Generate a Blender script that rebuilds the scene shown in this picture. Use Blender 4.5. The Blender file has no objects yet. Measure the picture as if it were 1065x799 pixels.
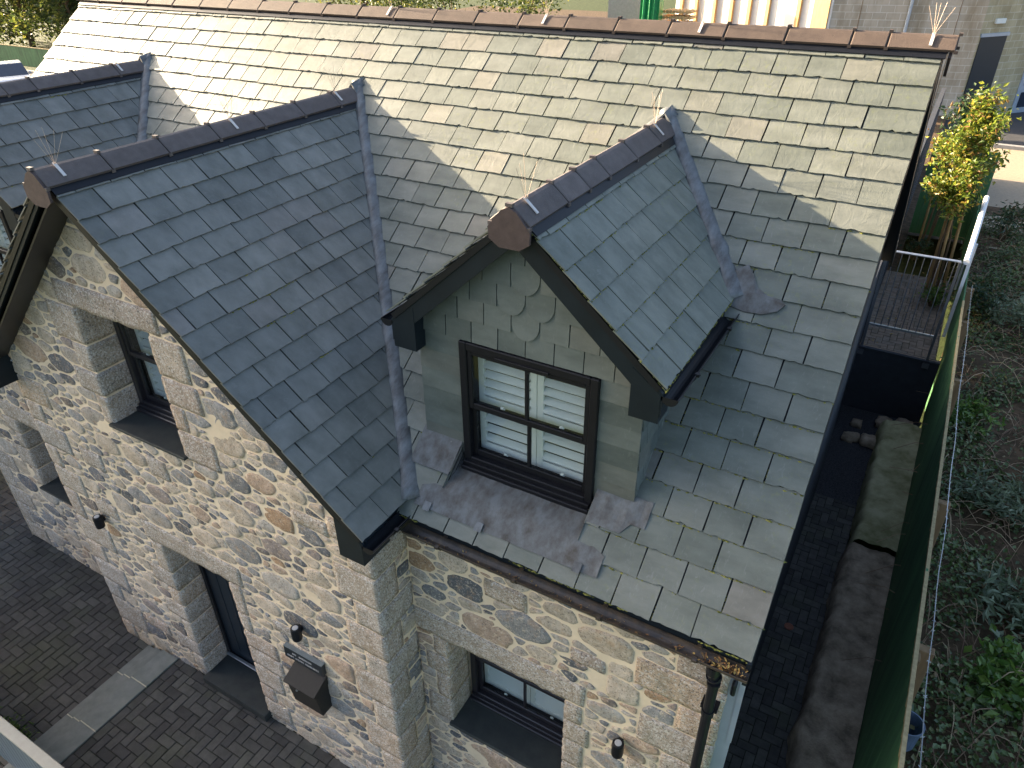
import bpy, math, random
import numpy as np
from mathutils import Vector, Matrix, noise
random.seed(7)
RNG = random.Random(11)
sc = bpy.context.scene
COL = sc.collection
PI = math.pi

# ---------------------------------------------------------------- materials
def new_mat(name):
    m = bpy.data.materials.new(name); m.use_nodes = True
    nt = m.node_tree
    return m, nt, nt.nodes['Principled BSDF']
def N(nt, t, **kw):
    n = nt.nodes.new(t)
    for k, v in kw.items(): setattr(n, k, v)
    return n
def ramp(nt, fac, stops, interp='LINEAR'):
    r = N(nt, 'ShaderNodeValToRGB'); r.color_ramp.interpolation = interp
    el = r.color_ramp.elements
    while len(el) > 1: el.remove(el[-1])
    el[0].position = stops[0][0]; el[0].color = (*stops[0][1], 1)
    for p, c in stops[1:]:
        e = el.new(p); e.color = (*c, 1)
    nt.links.new(fac, r.inputs[0]); return r.outputs[0]
def mixc(nt, a, b, fac, mode='MIX'):
    m = N(nt, 'ShaderNodeMix', data_type='RGBA', blend_type=mode)
    for s, v in ((m.inputs[6], a), (m.inputs[7], b), (m.inputs[0], fac)):
        if hasattr(v, 'is_output'): nt.links.new(v, s)
        elif isinstance(v, tuple): s.default_value = (*v, 1)
        else: s.default_value = v
    return m.outputs[2]
def tex(nt, scale, detail=4, rough=.6, vec=None, stretch=None, dist=0):
    t = N(nt, 'ShaderNodeTexNoise'); t.inputs['Scale'].default_value = scale
    t.inputs['Detail'].default_value = detail; t.inputs['Roughness'].default_value = rough
    t.inputs['Distortion'].default_value = dist
    g = N(nt, 'ShaderNodeNewGeometry').outputs['Position'] if vec is None else vec
    if stretch:
        mp = N(nt, 'ShaderNodeMapping'); mp.inputs['Scale'].default_value = stretch
        nt.links.new(g, mp.inputs[0]); g = mp.outputs[0]
    nt.links.new(g, t.inputs['Vector']); return t.outputs[0]
def math_(nt, op, a, b=None):
    m = N(nt, 'ShaderNodeMath', operation=op)
    for i, v in enumerate((a, b)):
        if v is None: continue
        if hasattr(v, 'is_output'): nt.links.new(v, m.inputs[i])
        else: m.inputs[i].default_value = v
    return m.outputs[0]
def bump(nt, bs, h, dist=.01, st=.5):
    b = N(nt, 'ShaderNodeBump'); b.inputs['Distance'].default_value = dist; b.inputs['Strength'].default_value = st
    nt.links.new(h, b.inputs['Height']); nt.links.new(b.outputs[0], bs.inputs['Normal'])
def island(nt): return N(nt, 'ShaderNodeNewGeometry').outputs['Random Per Island']

def slate_mat(name, cols, rough=.5, mosscol=None, mossamt=0.0, spec=.5, patch=.35):
    m, nt, bs = new_mat(name)
    isl = island(nt)
    c = ramp(nt, isl, cols, 'LINEAR')
    n1 = tex(nt, 3.2, 5, .6, stretch=(1, 2.3, 2.3))
    n2 = tex(nt, 38, 5, .7, stretch=(1, .35, .35), dist=1.2)
    c = mixc(nt, c, mixc(nt, c, (.6, .62, .6), 1.0, 'MULTIPLY'), ramp(nt, n1, [(.35, (0, 0, 0)), (.75, (1, 1, 1))]))
    c = mixc(nt, c, (.34, .35, .33), math_(nt, 'MULTIPLY', ramp(nt, n2, [(.58, (0, 0, 0)), (.78, (1, 1, 1))]), patch))
    if mossamt:
        nm = tex(nt, 26, 4, .7); nl = tex(nt, 1.3, 3, .5)
        f = math_(nt, 'MULTIPLY', ramp(nt, nm, [(.56, (0, 0, 0)), (.66, (1, 1, 1))]), ramp(nt, nl, [(.45, (0, 0, 0)), (.7, (1, 1, 1))]))
        c = mixc(nt, c, mosscol, math_(nt, 'MULTIPLY', f, mossamt))
    nt.links.new(c, bs.inputs['Base Color'])
    r = math_(nt, 'ADD', math_(nt, 'MULTIPLY', n1, .25), rough - .12); nt.links.new(r, bs.inputs['Roughness'])
    bs.inputs['Specular IOR Level'].default_value = spec
    nb = tex(nt, 14, 8, .65, stretch=(1, .6, .6), dist=.8)
    bump(nt, bs, nb, .009, .38)
    return m
GREENS = [(0, (.132, .146, .120)), (.3, (.155, .167, .138)), (.6, (.170, .180, .150)), (.9, (.192, .198, .163)), (.97, (.195, .185, .15)), (1, (.14, .14, .125))]
SKY_TONED = [(0, (.125, .130, .116)), (.3, (.152, .156, .138)), (.6, (.172, .174, .153)), (.9, (.20, .20, .175)), (1, (.19, .18, .16))]
HUNG = [(0, (.085, .102, .090)), (.35, (.12, .138, .122)), (.7, (.15, .168, .148)), (1, (.135, .138, .115))]
M_SLATE = slate_mat('green_grey_slate', GREENS, .55, (.20, .22, .05), .3, spec=.38, patch=.28)
M_SLATEB = slate_mat('sky_toned_slate', SKY_TONED, .5, (.14, .16, .05), .2, patch=.2)
M_SLATED = slate_mat('mossy_slate', [(0, (.145, .158, .130)), (.5, (.172, .183, .150)), (1, (.198, .205, .166))], .52, (.19, .21, .05), .35, patch=.25)
M_HUNG = slate_mat('hung_slate', HUNG, .6, patch=.2)

def simple(name, col, rough=.5, metal=0, var=.25, nscale=8, bd=0, bscale=60, spec=.5, col2=None, stretch=None, obj_rand=0):
    m, nt, bs = new_mat(name)
    c2 = col2 or tuple(x * (1 - var) for x in col)
    c = mixc(nt, col, c2, ramp(nt, tex(nt, nscale, 5, .65, stretch=stretch), [(.35, (0, 0, 0)), (.68, (1, 1, 1))]))
    if obj_rand:
        oi = N(nt, 'ShaderNodeObjectInfo')
        k = math_(nt, 'ADD', math_(nt, 'MULTIPLY', oi.outputs['Random'], obj_rand), 1 - obj_rand / 2)
        cc = N(nt, 'ShaderNodeVectorMath', operation='SCALE'); nt.links.new(c, cc.inputs[0]); nt.links.new(k, cc.inputs['Scale']); c = cc.outputs[0]
    nt.links.new(c, bs.inputs['Base Color'])
    bs.inputs['Roughness'].default_value = rough; bs.inputs['Metallic'].default_value = metal
    bs.inputs['Specular IOR Level'].default_value = spec
    if bd: bump(nt, bs, tex(nt, bscale, 6, .7, stretch=stretch), bd, .6)
    return m
def island_mat(name, stops, rough=.7, bd=.004, bscale=80, speck=None, interp='LINEAR', spec=.4):
    m, nt, bs = new_mat(name)
    c = ramp(nt, island(nt), stops, interp)
    n = tex(nt, 9, 6, .7)
    c = mixc(nt, c, mixc(nt, c, (.5, .5, .48), 1.0, 'MULTIPLY'), ramp(nt, n, [(.4, (0, 0, 0)), (.75, (1, 1, 1))]))
    if speck:
        for sc_, lo, hi, colr, am in speck:
            s = tex(nt, sc_, 3, .75)
            c = mixc(nt, c, colr, math_(nt, 'MULTIPLY', ramp(nt, s, [(lo, (0, 0, 0)), (hi, (1, 1, 1))]), am))
    nt.links.new(c, bs.inputs['Base Color']); bs.inputs['Roughness'].default_value = rough
    bs.inputs['Specular IOR Level'].default_value = spec
    if bd: bump(nt, bs, tex(nt, bscale, 7, .75), bd, .8)
    return m
GRAN = [(58, .53, .58, (.68, .65, .59), .8), (66, .55, .6, (.05, .05, .05), .8), (9, .5, .68, (.42, .31, .20), .4), (5, .56, .7, (.16, .16, .12), .4)]
M_GRANITE = island_mat('rough_granite', [(0, (.42, .35, .28)), (.25, (.52, .42, .32)), (.5, (.46, .39, .32)), (.7, (.58, .43, .30)), (.85, (.37, .33, .29)), (1, (.54, .39, .28))], .85, .012, 45, GRAN)
RUB = [(0, (.22, .22, .22)), (.06, (.54, .45, .35)), (.17, (.13, .135, .145)), (.22, (.46, .40, .34)), (.34, (.56, .46, .35)), (.45, (.30, .29, .28)),
       (.53, (.50, .36, .26)), (.60, (.33, .27, .24)), (.65, (.48, .43, .37)), (.75, (.60, .50, .39)), (.86, (.15, .155, .17)), (.905, (.42, .27, .16)), (.93, (.33, .32, .31)), (.98, (.19, .16, .14))]
M_RUBBLE = island_mat('rubble_stone', RUB, .8, .012, 40, [(48, .55, .62, (.66, .58, .48), .45), (60, .56, .62, (.05, .05, .05), .65), (11, .52, .70, (.46, .30, .17), .5), (17, .60, .66, (.74, .60, .42), .5)], 'CONSTANT')
M_MORTAR = simple('lime_mortar', (.84, .68, .48), .95, 0, .3, 2.6, .014, 50, .2, col2=(.66, .54, .38))
M_LEAD = simple('weathered_lead', (.17, .182, .185), .45, .1, .4, 9, .004, 18, .35, col2=(.075, .073, .068), stretch=(1.6, .6, 1))
M_LEADM = simple('mottled_lead', (.145, .152, .15), .55, .0, .4, 12, .005, 14, .3, col2=(.068, .060, .050), stretch=(1, .5, 1))
M_TILE = simple('purple_brown_ridge_clay', (.115, .096, .088), .6, 0, .3, 12, .003, 120, .35, col2=(.08, .066, .060), obj_rand=.25)
M_TILEM = simple('brown_ridge_clay', (.10, .074, .058), .75, 0, .25, 9, .004, 120, .25, col2=(.072, .053, .043), obj_rand=.25)
M_CAP = simple('brown_clay_cap', (.085, .062, .056), .75, 0, .25, 20, .003, 150, .25)
M_BLACK = simple('black_upvc', (.012, .013, .016), .38, 0, .2, 6, 0, spec=.25)
M_BOARD = simple('blue_black_board', (.010, .016, .021), .45, 0, .25, 6, .001, 60, .25)
M_SOFFIT = simple('dark_soffit', (.022, .019, .019), .45, 0, .4, 9)
M_GUT = simple('brown_mottled_gutter', (.03, .026, .024), .4, 0, .5, 14, .002, 80, col2=(.09, .065, .04))  # dark gutter colour mottled with brown
M_FRAME = simple('anthracite_window_frame', (.022, .02, .024), .33, 0, .2, 20)
M_FRAMEP = simple('plum_black_frame', (.011, .011, .013), .5, 0, .3, 22, spec=.22)
M_WHITE = simple('white_shutter', (.74, .77, .72), .4, 0, .06, 5)
M_SILL = simple('dark_slate_sill', (.032, .036, .036), .65, 0, .35, 7, .003, 60, .25, col2=(.048, .053, .049))
M_DOOR = simple('blue_black_door', (.016, .024, .032), .4, 0, .1, 6)
M_METAL = simple('galvanised_steel', (.52, .55, .58), .35, .8, .2, 20)
M_DKMETAL = simple('grey_steel_bars', (.16, .17, .19), .45, .6, .2, 20)
M_WPIPE = simple('white_tube', (.8, .8, .8), .4, 0, .1, 10)
M_CLIP = simple('pale_plastic_clip', (.62, .58, .54), .5, 0, .15, 30)
M_WIRE = simple('beige_wire', (.55, .42, .30), .5, 0, .1, 30)
M_PAVE = island_mat('charcoal_block_paving', [(0, (.050, .047, .044)), (.3, (.066, .063, .057)), (.6, (.082, .078, .070)), (.85, (.10, .096, .084)), (1, (.056, .053, .052))], .8, .003, 90,
                    [(1.1, .5, .72, (.075, .085, .045), .55), (140, .6, .66, (.16, .16, .15), .3)])
M_PAVEB = island_mat('brown_block_paving', [(0, (.22, .17, .125)), (.5, (.29, .22, .165)), (1, (.24, .20, .16))], .85, .003, 90)
M_JOINT = simple('joint_sand', (.018, .018, .016), .95, 0, .3, 3, .003, 60, .1, col2=(.03, .034, .018))
M_STEP = simple('sawn_granite_step', (.22, .225, .20), .8, 0, .25, 6, .002, 160, .3, col2=(.15, .16, .14))
M_STEPJ = simple('pale_joint', (.6, .55, .4), .9)
M_FENCE = simple('green_painted_board', (.075, .19, .08), .7, 0, .5, 5, .003, 30, .3, col2=(.035, .09, .042), stretch=(1, 1, .15))
M_WOODRAW = simple('worn_bare_timber', (.42, .33, .17), .8, 0, .4, 25, .004, 60, .3, col2=(.25, .2, .1))
M_POST = simple('brown_timber_post', (.26, .17, .09), .8, 0, .4, 12, .003, 60, .3, stretch=(1, 1, .15))
M_CONC = simple('rough_earth_stone', (.45, .36, .26), .95, 0, .5, 5, .03, 26, .2, col2=(.17, .135, .095))
M_CONCP = simple('mossy_concrete', (.46, .43, .26), .9, 0, .5, 3.3, .02, 20, .2, col2=(.20, .20, .09))
M_GRAVEL = simple('dark_gravel', (.07, .07, .075), .95, 0, .6, 60, .02, 70, .2, col2=(.02, .02, .022))
M_SOIL = simple('leaf_soil', (.13, .085, .05), .95, 0, .6, 6, .03, 18, .2, col2=(.04, .032, .018))
M_GRASS = simple('rough_grass', (.05, .07, .022), .95, 0, .5, 3, .02, 30, .2, col2=(.025, .035, .012))
M_ASPH = simple('asphalt', (.06, .06, .062), .9, 0, .2, 20, .004, 120, .3)
M_SAND = simple('tan_gravel_path', (.34, .28, .20), .95, 0, .2, 12, .006, 90, .2)
M_KERB = simple('kerb_stone', (.3, .29, .27), .85, 0, .2, 10)
M_DARKROOM = simple('unlit_room_black', (.02, .02, .02), .9)
M_REAR = simple('plain_dark_wall', (.03, .035, .045), .8)
M_BARK = simple('bark', (.17, .11, .06), .85, 0, .4, 18, .006, 40, .2, stretch=(1, 1, .2))
M_STAKE = simple('stake_wood', (.42, .25, .10), .75, 0, .3, 18, .004, 40, .2, stretch=(1, 1, .2))
M_PANEL = simple('white_sheet_panel', (.75, .72, .66), .7, 0, .08, 3)
M_TIMBER = simple('pale_new_timber', (.55, .36, .15), .7, 0, .25, 10, stretch=(1, 1, .2))
M_TARP = simple('green_tarpaulin', (.01, .28, .08), .45, 0, .35, 6, .02, 8)
M_RUST = simple('rusty_iron', (.26, .09, .05), .7, 0, .4, 60)
M_PALEGATE = simple('pale_grey_metal', (.42, .48, .55), .35, .3, .12, 6)
M_GREYFENCE = simple('blue_grey_board', (.10, .14, .17), .55, 0, .25, 6, stretch=(1, 1, .2))
M_PALECAP = simple('pale_capping', (.36, .34, .28), .6, 0, .15, 8)
M_BUCKET = simple('blue_grey_plastic', (.10, .14, .20), .4)
M_CARPAINT = simple('silver_paint', (.45, .47, .5), .25, .5, .05, 3)
M_CARGLASS = simple('car_glass', (.03, .04, .06), .08)
M_TYRE = simple('tyre_rubber', (.02, .02, .02), .8)
M_BOX = simple('black_powder_coat', (.026, .024, .022), .6, 0, .15, 30, spec=.25)
M_LENS = simple('lamp_lens', (.5, .5, .5), .25)
M_LETTER = simple('white_lettering', (.8, .8, .8), .5)
M_SIGN = simple('black_slate_sign', (.02, .025, .03), .4)
M_SIGNTOP = simple('grey_slate_edge', (.16, .19, .20), .5)
def block_wall_mat(name, c1, c2, mort, off=0.0):
    m, nt, bs = new_mat(name)
    tc = N(nt, 'ShaderNodeTexCoord'); b = N(nt, 'ShaderNodeTexBrick')
    mp = N(nt, 'ShaderNodeMapping'); mp.inputs['Rotation'].default_value = (PI / 2, 0, 0)
    nt.links.new(tc.outputs['Object'], mp.inputs[0]); nt.links.new(mp.outputs[0], b.inputs['Vector'])
    b.inputs['Scale'].default_value = 1; b.inputs['Brick Width'].default_value = .46; b.inputs['Row Height'].default_value = .235
    b.inputs['Mortar Size'].default_value = .012; b.inputs['Bias'].default_value = 0
    b.inputs['Color1'].default_value = (*c1, 1); b.inputs['Color2'].default_value = (*c2, 1); b.inputs['Mortar'].default_value = (*mort, 1)
    c = mixc(nt, b.outputs[0], mixc(nt, b.outputs[0], (.55, .5, .4), 1.0, 'MULTIPLY'), ramp(nt, tex(nt, 1.2, 5, .7, stretch=(1, 1, .3)), [(.45, (0, 0, 0)), (.75, (1, 1, 1))]))
    nt.links.new(c, bs.inputs['Base Color']); bs.inputs['Roughness'].default_value = .9
    bump(nt, bs, b.outputs['Fac'], -.01, .5)
    return m
M_BLOCK = block_wall_mat('olive_concrete_block', (.42, .36, .22), (.50, .43, .27), (.58, .53, .40))
M_BLOCKG = block_wall_mat('grey_brown_block', (.40, .35, .27), (.47, .41, .32), (.56, .52, .44))
def leaf_mat(name, stops, rough=.45, trans=.35):
    m, nt, bs = new_mat(name)
    c = ramp(nt, island(nt), stops)
    nt.links.new(c, bs.inputs['Base Color']); bs.inputs['Roughness'].default_value = rough
    tr = N(nt, 'ShaderNodeBsdfTranslucent'); nt.links.new(c, tr.inputs[0])
    mx = N(nt, 'ShaderNodeMixShader'); mx.inputs[0].default_value = trans
    nt.links.new(bs.outputs[0], mx.inputs[1]); nt.links.new(tr.outputs[0], mx.inputs[2])
    nt.links.new(mx.outputs[0], nt.nodes['Material Output'].inputs[0])
    return m
M_LEAFY = leaf_mat('sunny_yellow_leaf', [(0, (.05, .09, .015)), (.4, (.13, .19, .025)), (.75, (.26, .28, .035)), (.92, (.26, .12, .04)), (1, (.36, .34, .05))], .4, .45)
M_LEAFD = leaf_mat('dark_evergreen_leaf', [(0, (.02, .045, .018)), (.5, (.04, .08, .03)), (.8, (.07, .10, .03)), (1, (.16, .09, .04))], .4, .25)
M_LEAFI = leaf_mat('ivy_leaf', [(0, (.045, .075, .02)), (.4, (.08, .12, .035)), (.75, (.12, .17, .05)), (.88, (.19, .22, .09)), (1, (.24, .15, .08))], .35, .25)
M_LEAFG = leaf_mat('grey_green_leaf', [(0, (.09, .125, .07)), (.5, (.15, .19, .11)), (1, (.24, .28, .18))], .5, .25)
M_LEAFB = leaf_mat('fresh_green_leaf', [(0, (.05, .11, .02)), (.5, (.10, .18, .03)), (1, (.20, .28, .06))], .4, .35)
M_LEAFH = leaf_mat('hedge_leaf', [(0, (.03, .05, .012)), (.5, (.07, .10, .02)), (.85, (.15, .17, .03)), (1, (.30, .28, .06))], .5, .4)
M_DRY = leaf_mat('dry_stem', [(0, (.14, .08, .05)), (.5, (.30, .20, .12)), (1, (.50, .38, .24))], .8, .1)
M_LITTER = leaf_mat('fallen_leaf', [(0, (.12, .06, .02)), (.5, (.28, .14, .05)), (1, (.5, .36, .10))], .7, .1)
M_MOSS = leaf_mat('moss', [(0, (.10, .11, .02)), (.5, (.20, .20, .04)), (1, (.32, .30, .08))], .95, .1)
def glass_mat():
    m, nt, bs = new_mat('window_glass')
    nt.nodes.remove(bs)
    t = N(nt, 'ShaderNodeBsdfTransparent'); t.inputs[0].default_value = (.95, .97, .965, 1)
    g = N(nt, 'ShaderNodeBsdfGlossy'); g.inputs['Roughness'].default_value = .02
    f = N(nt, 'ShaderNodeLayerWeight'); f.inputs[0].default_value = .5
    mx = N(nt, 'ShaderNodeMixShader')
    nt.links.new(math_(nt, 'ADD', math_(nt, 'MULTIPLY', math_(nt, 'POWER', f.outputs['Facing'], 4.0), .7), .05), mx.inputs[0])
    nt.links.new(t.outputs[0], mx.inputs[1]); nt.links.new(g.outputs[0], mx.inputs[2])
    nt.links.new(mx.outputs[0], nt.nodes['Material Output'].inputs[0]); return m
M_GLASS = glass_mat()

# ---------------------------------------------------------------- mesh helpers
class MB:
    def __init__(s): s.v = []; s.f = []; s.mi = []
    def add(s, vs, fs, mi=0):
        b = len(s.v); s.v += [tuple(v) for v in vs]
        for f in fs: s.f.append(tuple(b + i for i in f)); s.mi.append(mi)
    def box(s, x0, x1, y0, y1, z0, z1, mi=0, bev=0.0):
        if bev <= 0:
            v = [(x, y, z) for x in (x0, x1) for y in (y0, y1) for z in (z0, z1)]
            s.add(v, [(0, 1, 3, 2), (4, 6, 7, 5), (0, 4, 5, 1), (2, 3, 7, 6), (0, 2, 6, 4), (1, 5, 7, 3)], mi); return
        b = bev; vs = []; idx = {}
        X, Y, Z = (x0, x1), (y0, y1), (z0, z1)
        for i in (0, 1):
            for j in (0, 1):
                for k in (0, 1):
                    sx, sy, sz = (1 - 2 * i) * b, (1 - 2 * j) * b, (1 - 2 * k) * b
                    for a, p in enumerate(((X[i], Y[j] + sy, Z[k] + sz), (X[i] + sx, Y[j], Z[k] + sz), (X[i] + sx, Y[j] + sy, Z[k]))):
                        idx[i, j, k, a] = len(vs); vs.append(p)
        F = []
        for i in (0, 1):
            F.append([idx[i, 0, 0, 0], idx[i, 1, 0, 0], idx[i, 1, 1, 0], idx[i, 0, 1, 0]])
            F.append([idx[0, i, 0, 1], idx[1, i, 0, 1], idx[1, i, 1, 1], idx[0, i, 1, 1]])
            F.append([idx[0, 0, i, 2], idx[1, 0, i, 2], idx[1, 1, i, 2], idx[0, 1, i, 2]])
        for i in (0, 1):
            for j in (0, 1):
                F.append([idx[i, j, 0, 0], idx[i, j, 1, 0], idx[i, j, 1, 1], idx[i, j, 0, 1]])
                F.append([idx[i, 0, j, 0], idx[i, 1, j, 0], idx[i, 1, j, 2], idx[i, 0, j, 2]])
                F.append([idx[0, i, j, 1], idx[1, i, j, 1], idx[1, i, j, 2], idx[0, i, j, 2]])
                for k in (0, 1): F.append([idx[i, j, k, 0], idx[i, j, k, 1], idx[i, j, k, 2]])
        c = Vector(((x0 + x1) / 2, (y0 + y1) / 2, (z0 + z1) / 2)); out = []
        for f in F:
            p = [Vector(vs[q]) for q in f]; n = (p[1] - p[0]).cross(p[2] - p[0]); m = sum(p, Vector()) / len(p)
            out.append(tuple(f) if n.dot(m - c) > 0 else tuple(reversed(f)))
        s.add(vs, out, mi)
    def poly(s, pts, mi=0): s.add(pts, [tuple(range(len(pts)))], mi)
    def prism(s, pts, vec, mi=0):
        n = len(pts); vec = Vector(vec); a = [Vector(p) for p in pts]; b = [p + vec for p in a]
        nn = Vector()
        for i in range(1, n - 1): nn += (a[i] - a[0]).cross(a[i + 1] - a[0])
        if nn.dot(vec) > 0: a.reverse(); b.reverse()
        F = [tuple(range(n)), tuple(range(2 * n - 1, n - 1, -1))]
        for i in range(n):
            j = (i + 1) % n; F.append((j, i, n + i, n + j))
        s.add(a + b, F, mi)
    def tube(s, path, r, seg=8, mi=0, cap=True, flat=1.0):
        P = [Vector(p) for p in path]; R = r if isinstance(r, (list, tuple)) else [r] * len(P)
        vs = []; up = Vector((0, 0, 1)); prev = None
        for i, p in enumerate(P):
            t = (P[min(i + 1, len(P) - 1)] - P[max(i - 1, 0)]).normalized()
            if prev is None:
                u = t.cross(up if abs(t.z) < .95 else Vector((1, 0, 0))).normalized()
            else: u = (prev - t * prev.dot(t)).normalized()
            prev = u; w = t.cross(u)
            for k in range(seg):
                a = 2 * PI * k / seg; vs.append(p + (u * math.cos(a) + w * math.sin(a) * flat) * R[i])
        F = []
        for i in range(len(P) - 1):
            for k in range(seg):
                F.append((i * seg + k, i * seg + (k + 1) % seg, (i + 1) * seg + (k + 1) % seg, (i + 1) * seg + k))
        if cap: F.append(tuple(reversed(range(seg)))); F.append(tuple(range((len(P) - 1) * seg, len(P) * seg)))
        s.add(vs, F, mi)
    def lathe(s, c, prof, seg=16, mi=0):
        vs = [(c[0] + r * math.cos(2 * PI * k / seg), c[1] + r * math.sin(2 * PI * k / seg), c[2] + z) for r, z in prof for k in range(seg)]
        F = [(i * seg + k, i * seg + (k + 1) % seg, (i + 1) * seg + (k + 1) % seg, (i + 1) * seg + k) for i in range(len(prof) - 1) for k in range(seg)]
        F.append(tuple(range((len(prof) - 1) * seg, len(prof) * seg))); F.append(tuple(reversed(range(seg))))
        s.add(vs, F, mi)
def obj(name, mb, mats, parent=None, loc=None, smooth=False, autos=None):
    if loc is None: loc = parent['_o'] if parent is not None and '_o' in parent else (0, 0, 0)
    loc = Vector(loc)
    me = bpy.data.meshes.new(name)
    me.from_pydata([tuple(Vector(v) - loc) for v in mb.v], [], mb.f)
    if not isinstance(mats, (list, tuple)): mats = [mats]
    for m in mats: me.materials.append(m)
    if len(mats) > 1: me.polygons.foreach_set('material_index', mb.mi)
    if smooth: me.polygons.foreach_set('use_smooth', [True] * len(me.polygons))
    me.update()
    o = bpy.data.objects.new(name, me); COL.objects.link(o)
    if parent is not None:
        o.parent = parent
        po = Vector(parent['_o']) if '_o' in parent else Vector()
        o.location = loc - po
    else: o.location = loc
    o['_o'] = tuple(loc)
    return o
def tag(o, label, cat, group=None, kind=None):
    if label: o['label'] = label
    if cat: o['category'] = cat
    if group: o['group'] = group
    if kind: o['kind'] = kind
    return o
def thing(name, loc, label, cat, group=None):
    o = bpy.data.objects.new(name, None); COL.objects.link(o); o.location = loc; o['_o'] = tuple(loc); o.empty_display_size = .2
    return tag(o, label, cat, group)
def struct(name, mb, mat, smooth=False, kind='structure'):
    o = obj(name, mb, mat, None, (0, 0, 0), smooth); o['kind'] = kind; return o

def clip(poly, a, b, c):
    """keep a*x+b*y<=c"""
    out = []; n = len(poly)
    for i in range(n):
        p, q = poly[i], poly[(i + 1) % n]
        dp, dq = a * p[0] + b * p[1] - c, a * q[0] + b * q[1] - c
        if dp <= 0: out.append(p)
        if (dp < 0 < dq) or (dq < 0 < dp):
            t = dp / (dp - dq); out.append((p[0] + t * (q[0] - p[0]), p[1] + t * (q[1] - p[1])))
    return out
def area(p): return abs(sum(p[i][0] * p[(i + 1) % len(p)][1] - p[(i + 1) % len(p)][0] * p[i][1] for i in range(len(p)))) / 2 if len(p) > 2 else 0
def subtract_rect(poly, r):
    x0, x1, y0, y1 = r; out = []
    xs = [p[0] for p in poly]; ys = [p[1] for p in poly]
    if max(xs) <= x0 or min(xs) >= x1 or max(ys) <= y0 or min(ys) >= y1: return [poly]
    out.append(clip(poly, 1, 0, x0)); out.append(clip(poly, -1, 0, -x1))
    mid = clip(clip(poly, 1, 0, x1), -1, 0, -x0)
    if len(mid) > 2: out.append(clip(mid, 0, 1, y0)); out.append(clip(mid, 0, -1, -y1))
    return [q for q in out if area(q) > 2e-4]

# ---------------------------------------------------------------- slate fields
def slate_slab(mb, O, eu, ev, en, poly, v0, gauge, lift, th, jit=0.0, ragged=0.0, rnd=RNG, round_tail=False):
    """poly in (u,v); tail edge at v==v0 gets ragged"""
    pts = []
    n = len(poly)
    for i in range(n):
        p, q = poly[i], poly[(i + 1) % n]; pts.append((p[0], p[1]))
        L = math.hypot(q[0] - p[0], q[1] - p[1])
        if ragged and abs(p[1] - v0) < 1e-6 and abs(q[1] - v0) < 1e-6 and L > .06:
            k = max(3, int(L / .026)); ph = rnd.random() * 20
            for t in range(1, k):
                f = t / k; w = noise.noise(Vector((ph + t * .7, p[1] * 9, 0)))
                chip = rnd.random() * ragged * (2.2 if rnd.random() < .14 else .7)
                pts.append((p[0] + (q[0] - p[0]) * f, v0 + w * ragged * .6 + chip))
    c = (sum(p[0] for p in pts) / len(pts), sum(p[1] for p in pts) / len(pts))
    top = []; bot = []
    t1, t2 = rnd.uniform(-jit, jit), rnd.uniform(-jit, jit)
    for (u, v) in pts:
        h = lift * max(0, 1 - (v - v0) / (gauge * 1.05)) + .002 + abs(t1) + t1 * (u - c[0]) / .13
        P = O + eu * u + ev * v
        top.append(P + en * (h + th)); bot.append(P + en * h)
    m = len(pts)
    # ensure orientation
    nn = Vector()
    for i in range(1, m - 1): nn += (top[i] - top[0]).cross(top[i + 1] - top[0])
    if nn.dot(en) < 0: top.reverse(); bot.reverse()
    F = [tuple(range(m))] + [((i + 1) % m, i, m + i, m + (i + 1) % m) for i in range(m)]
    mb.add(top + bot, F, 0)
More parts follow.
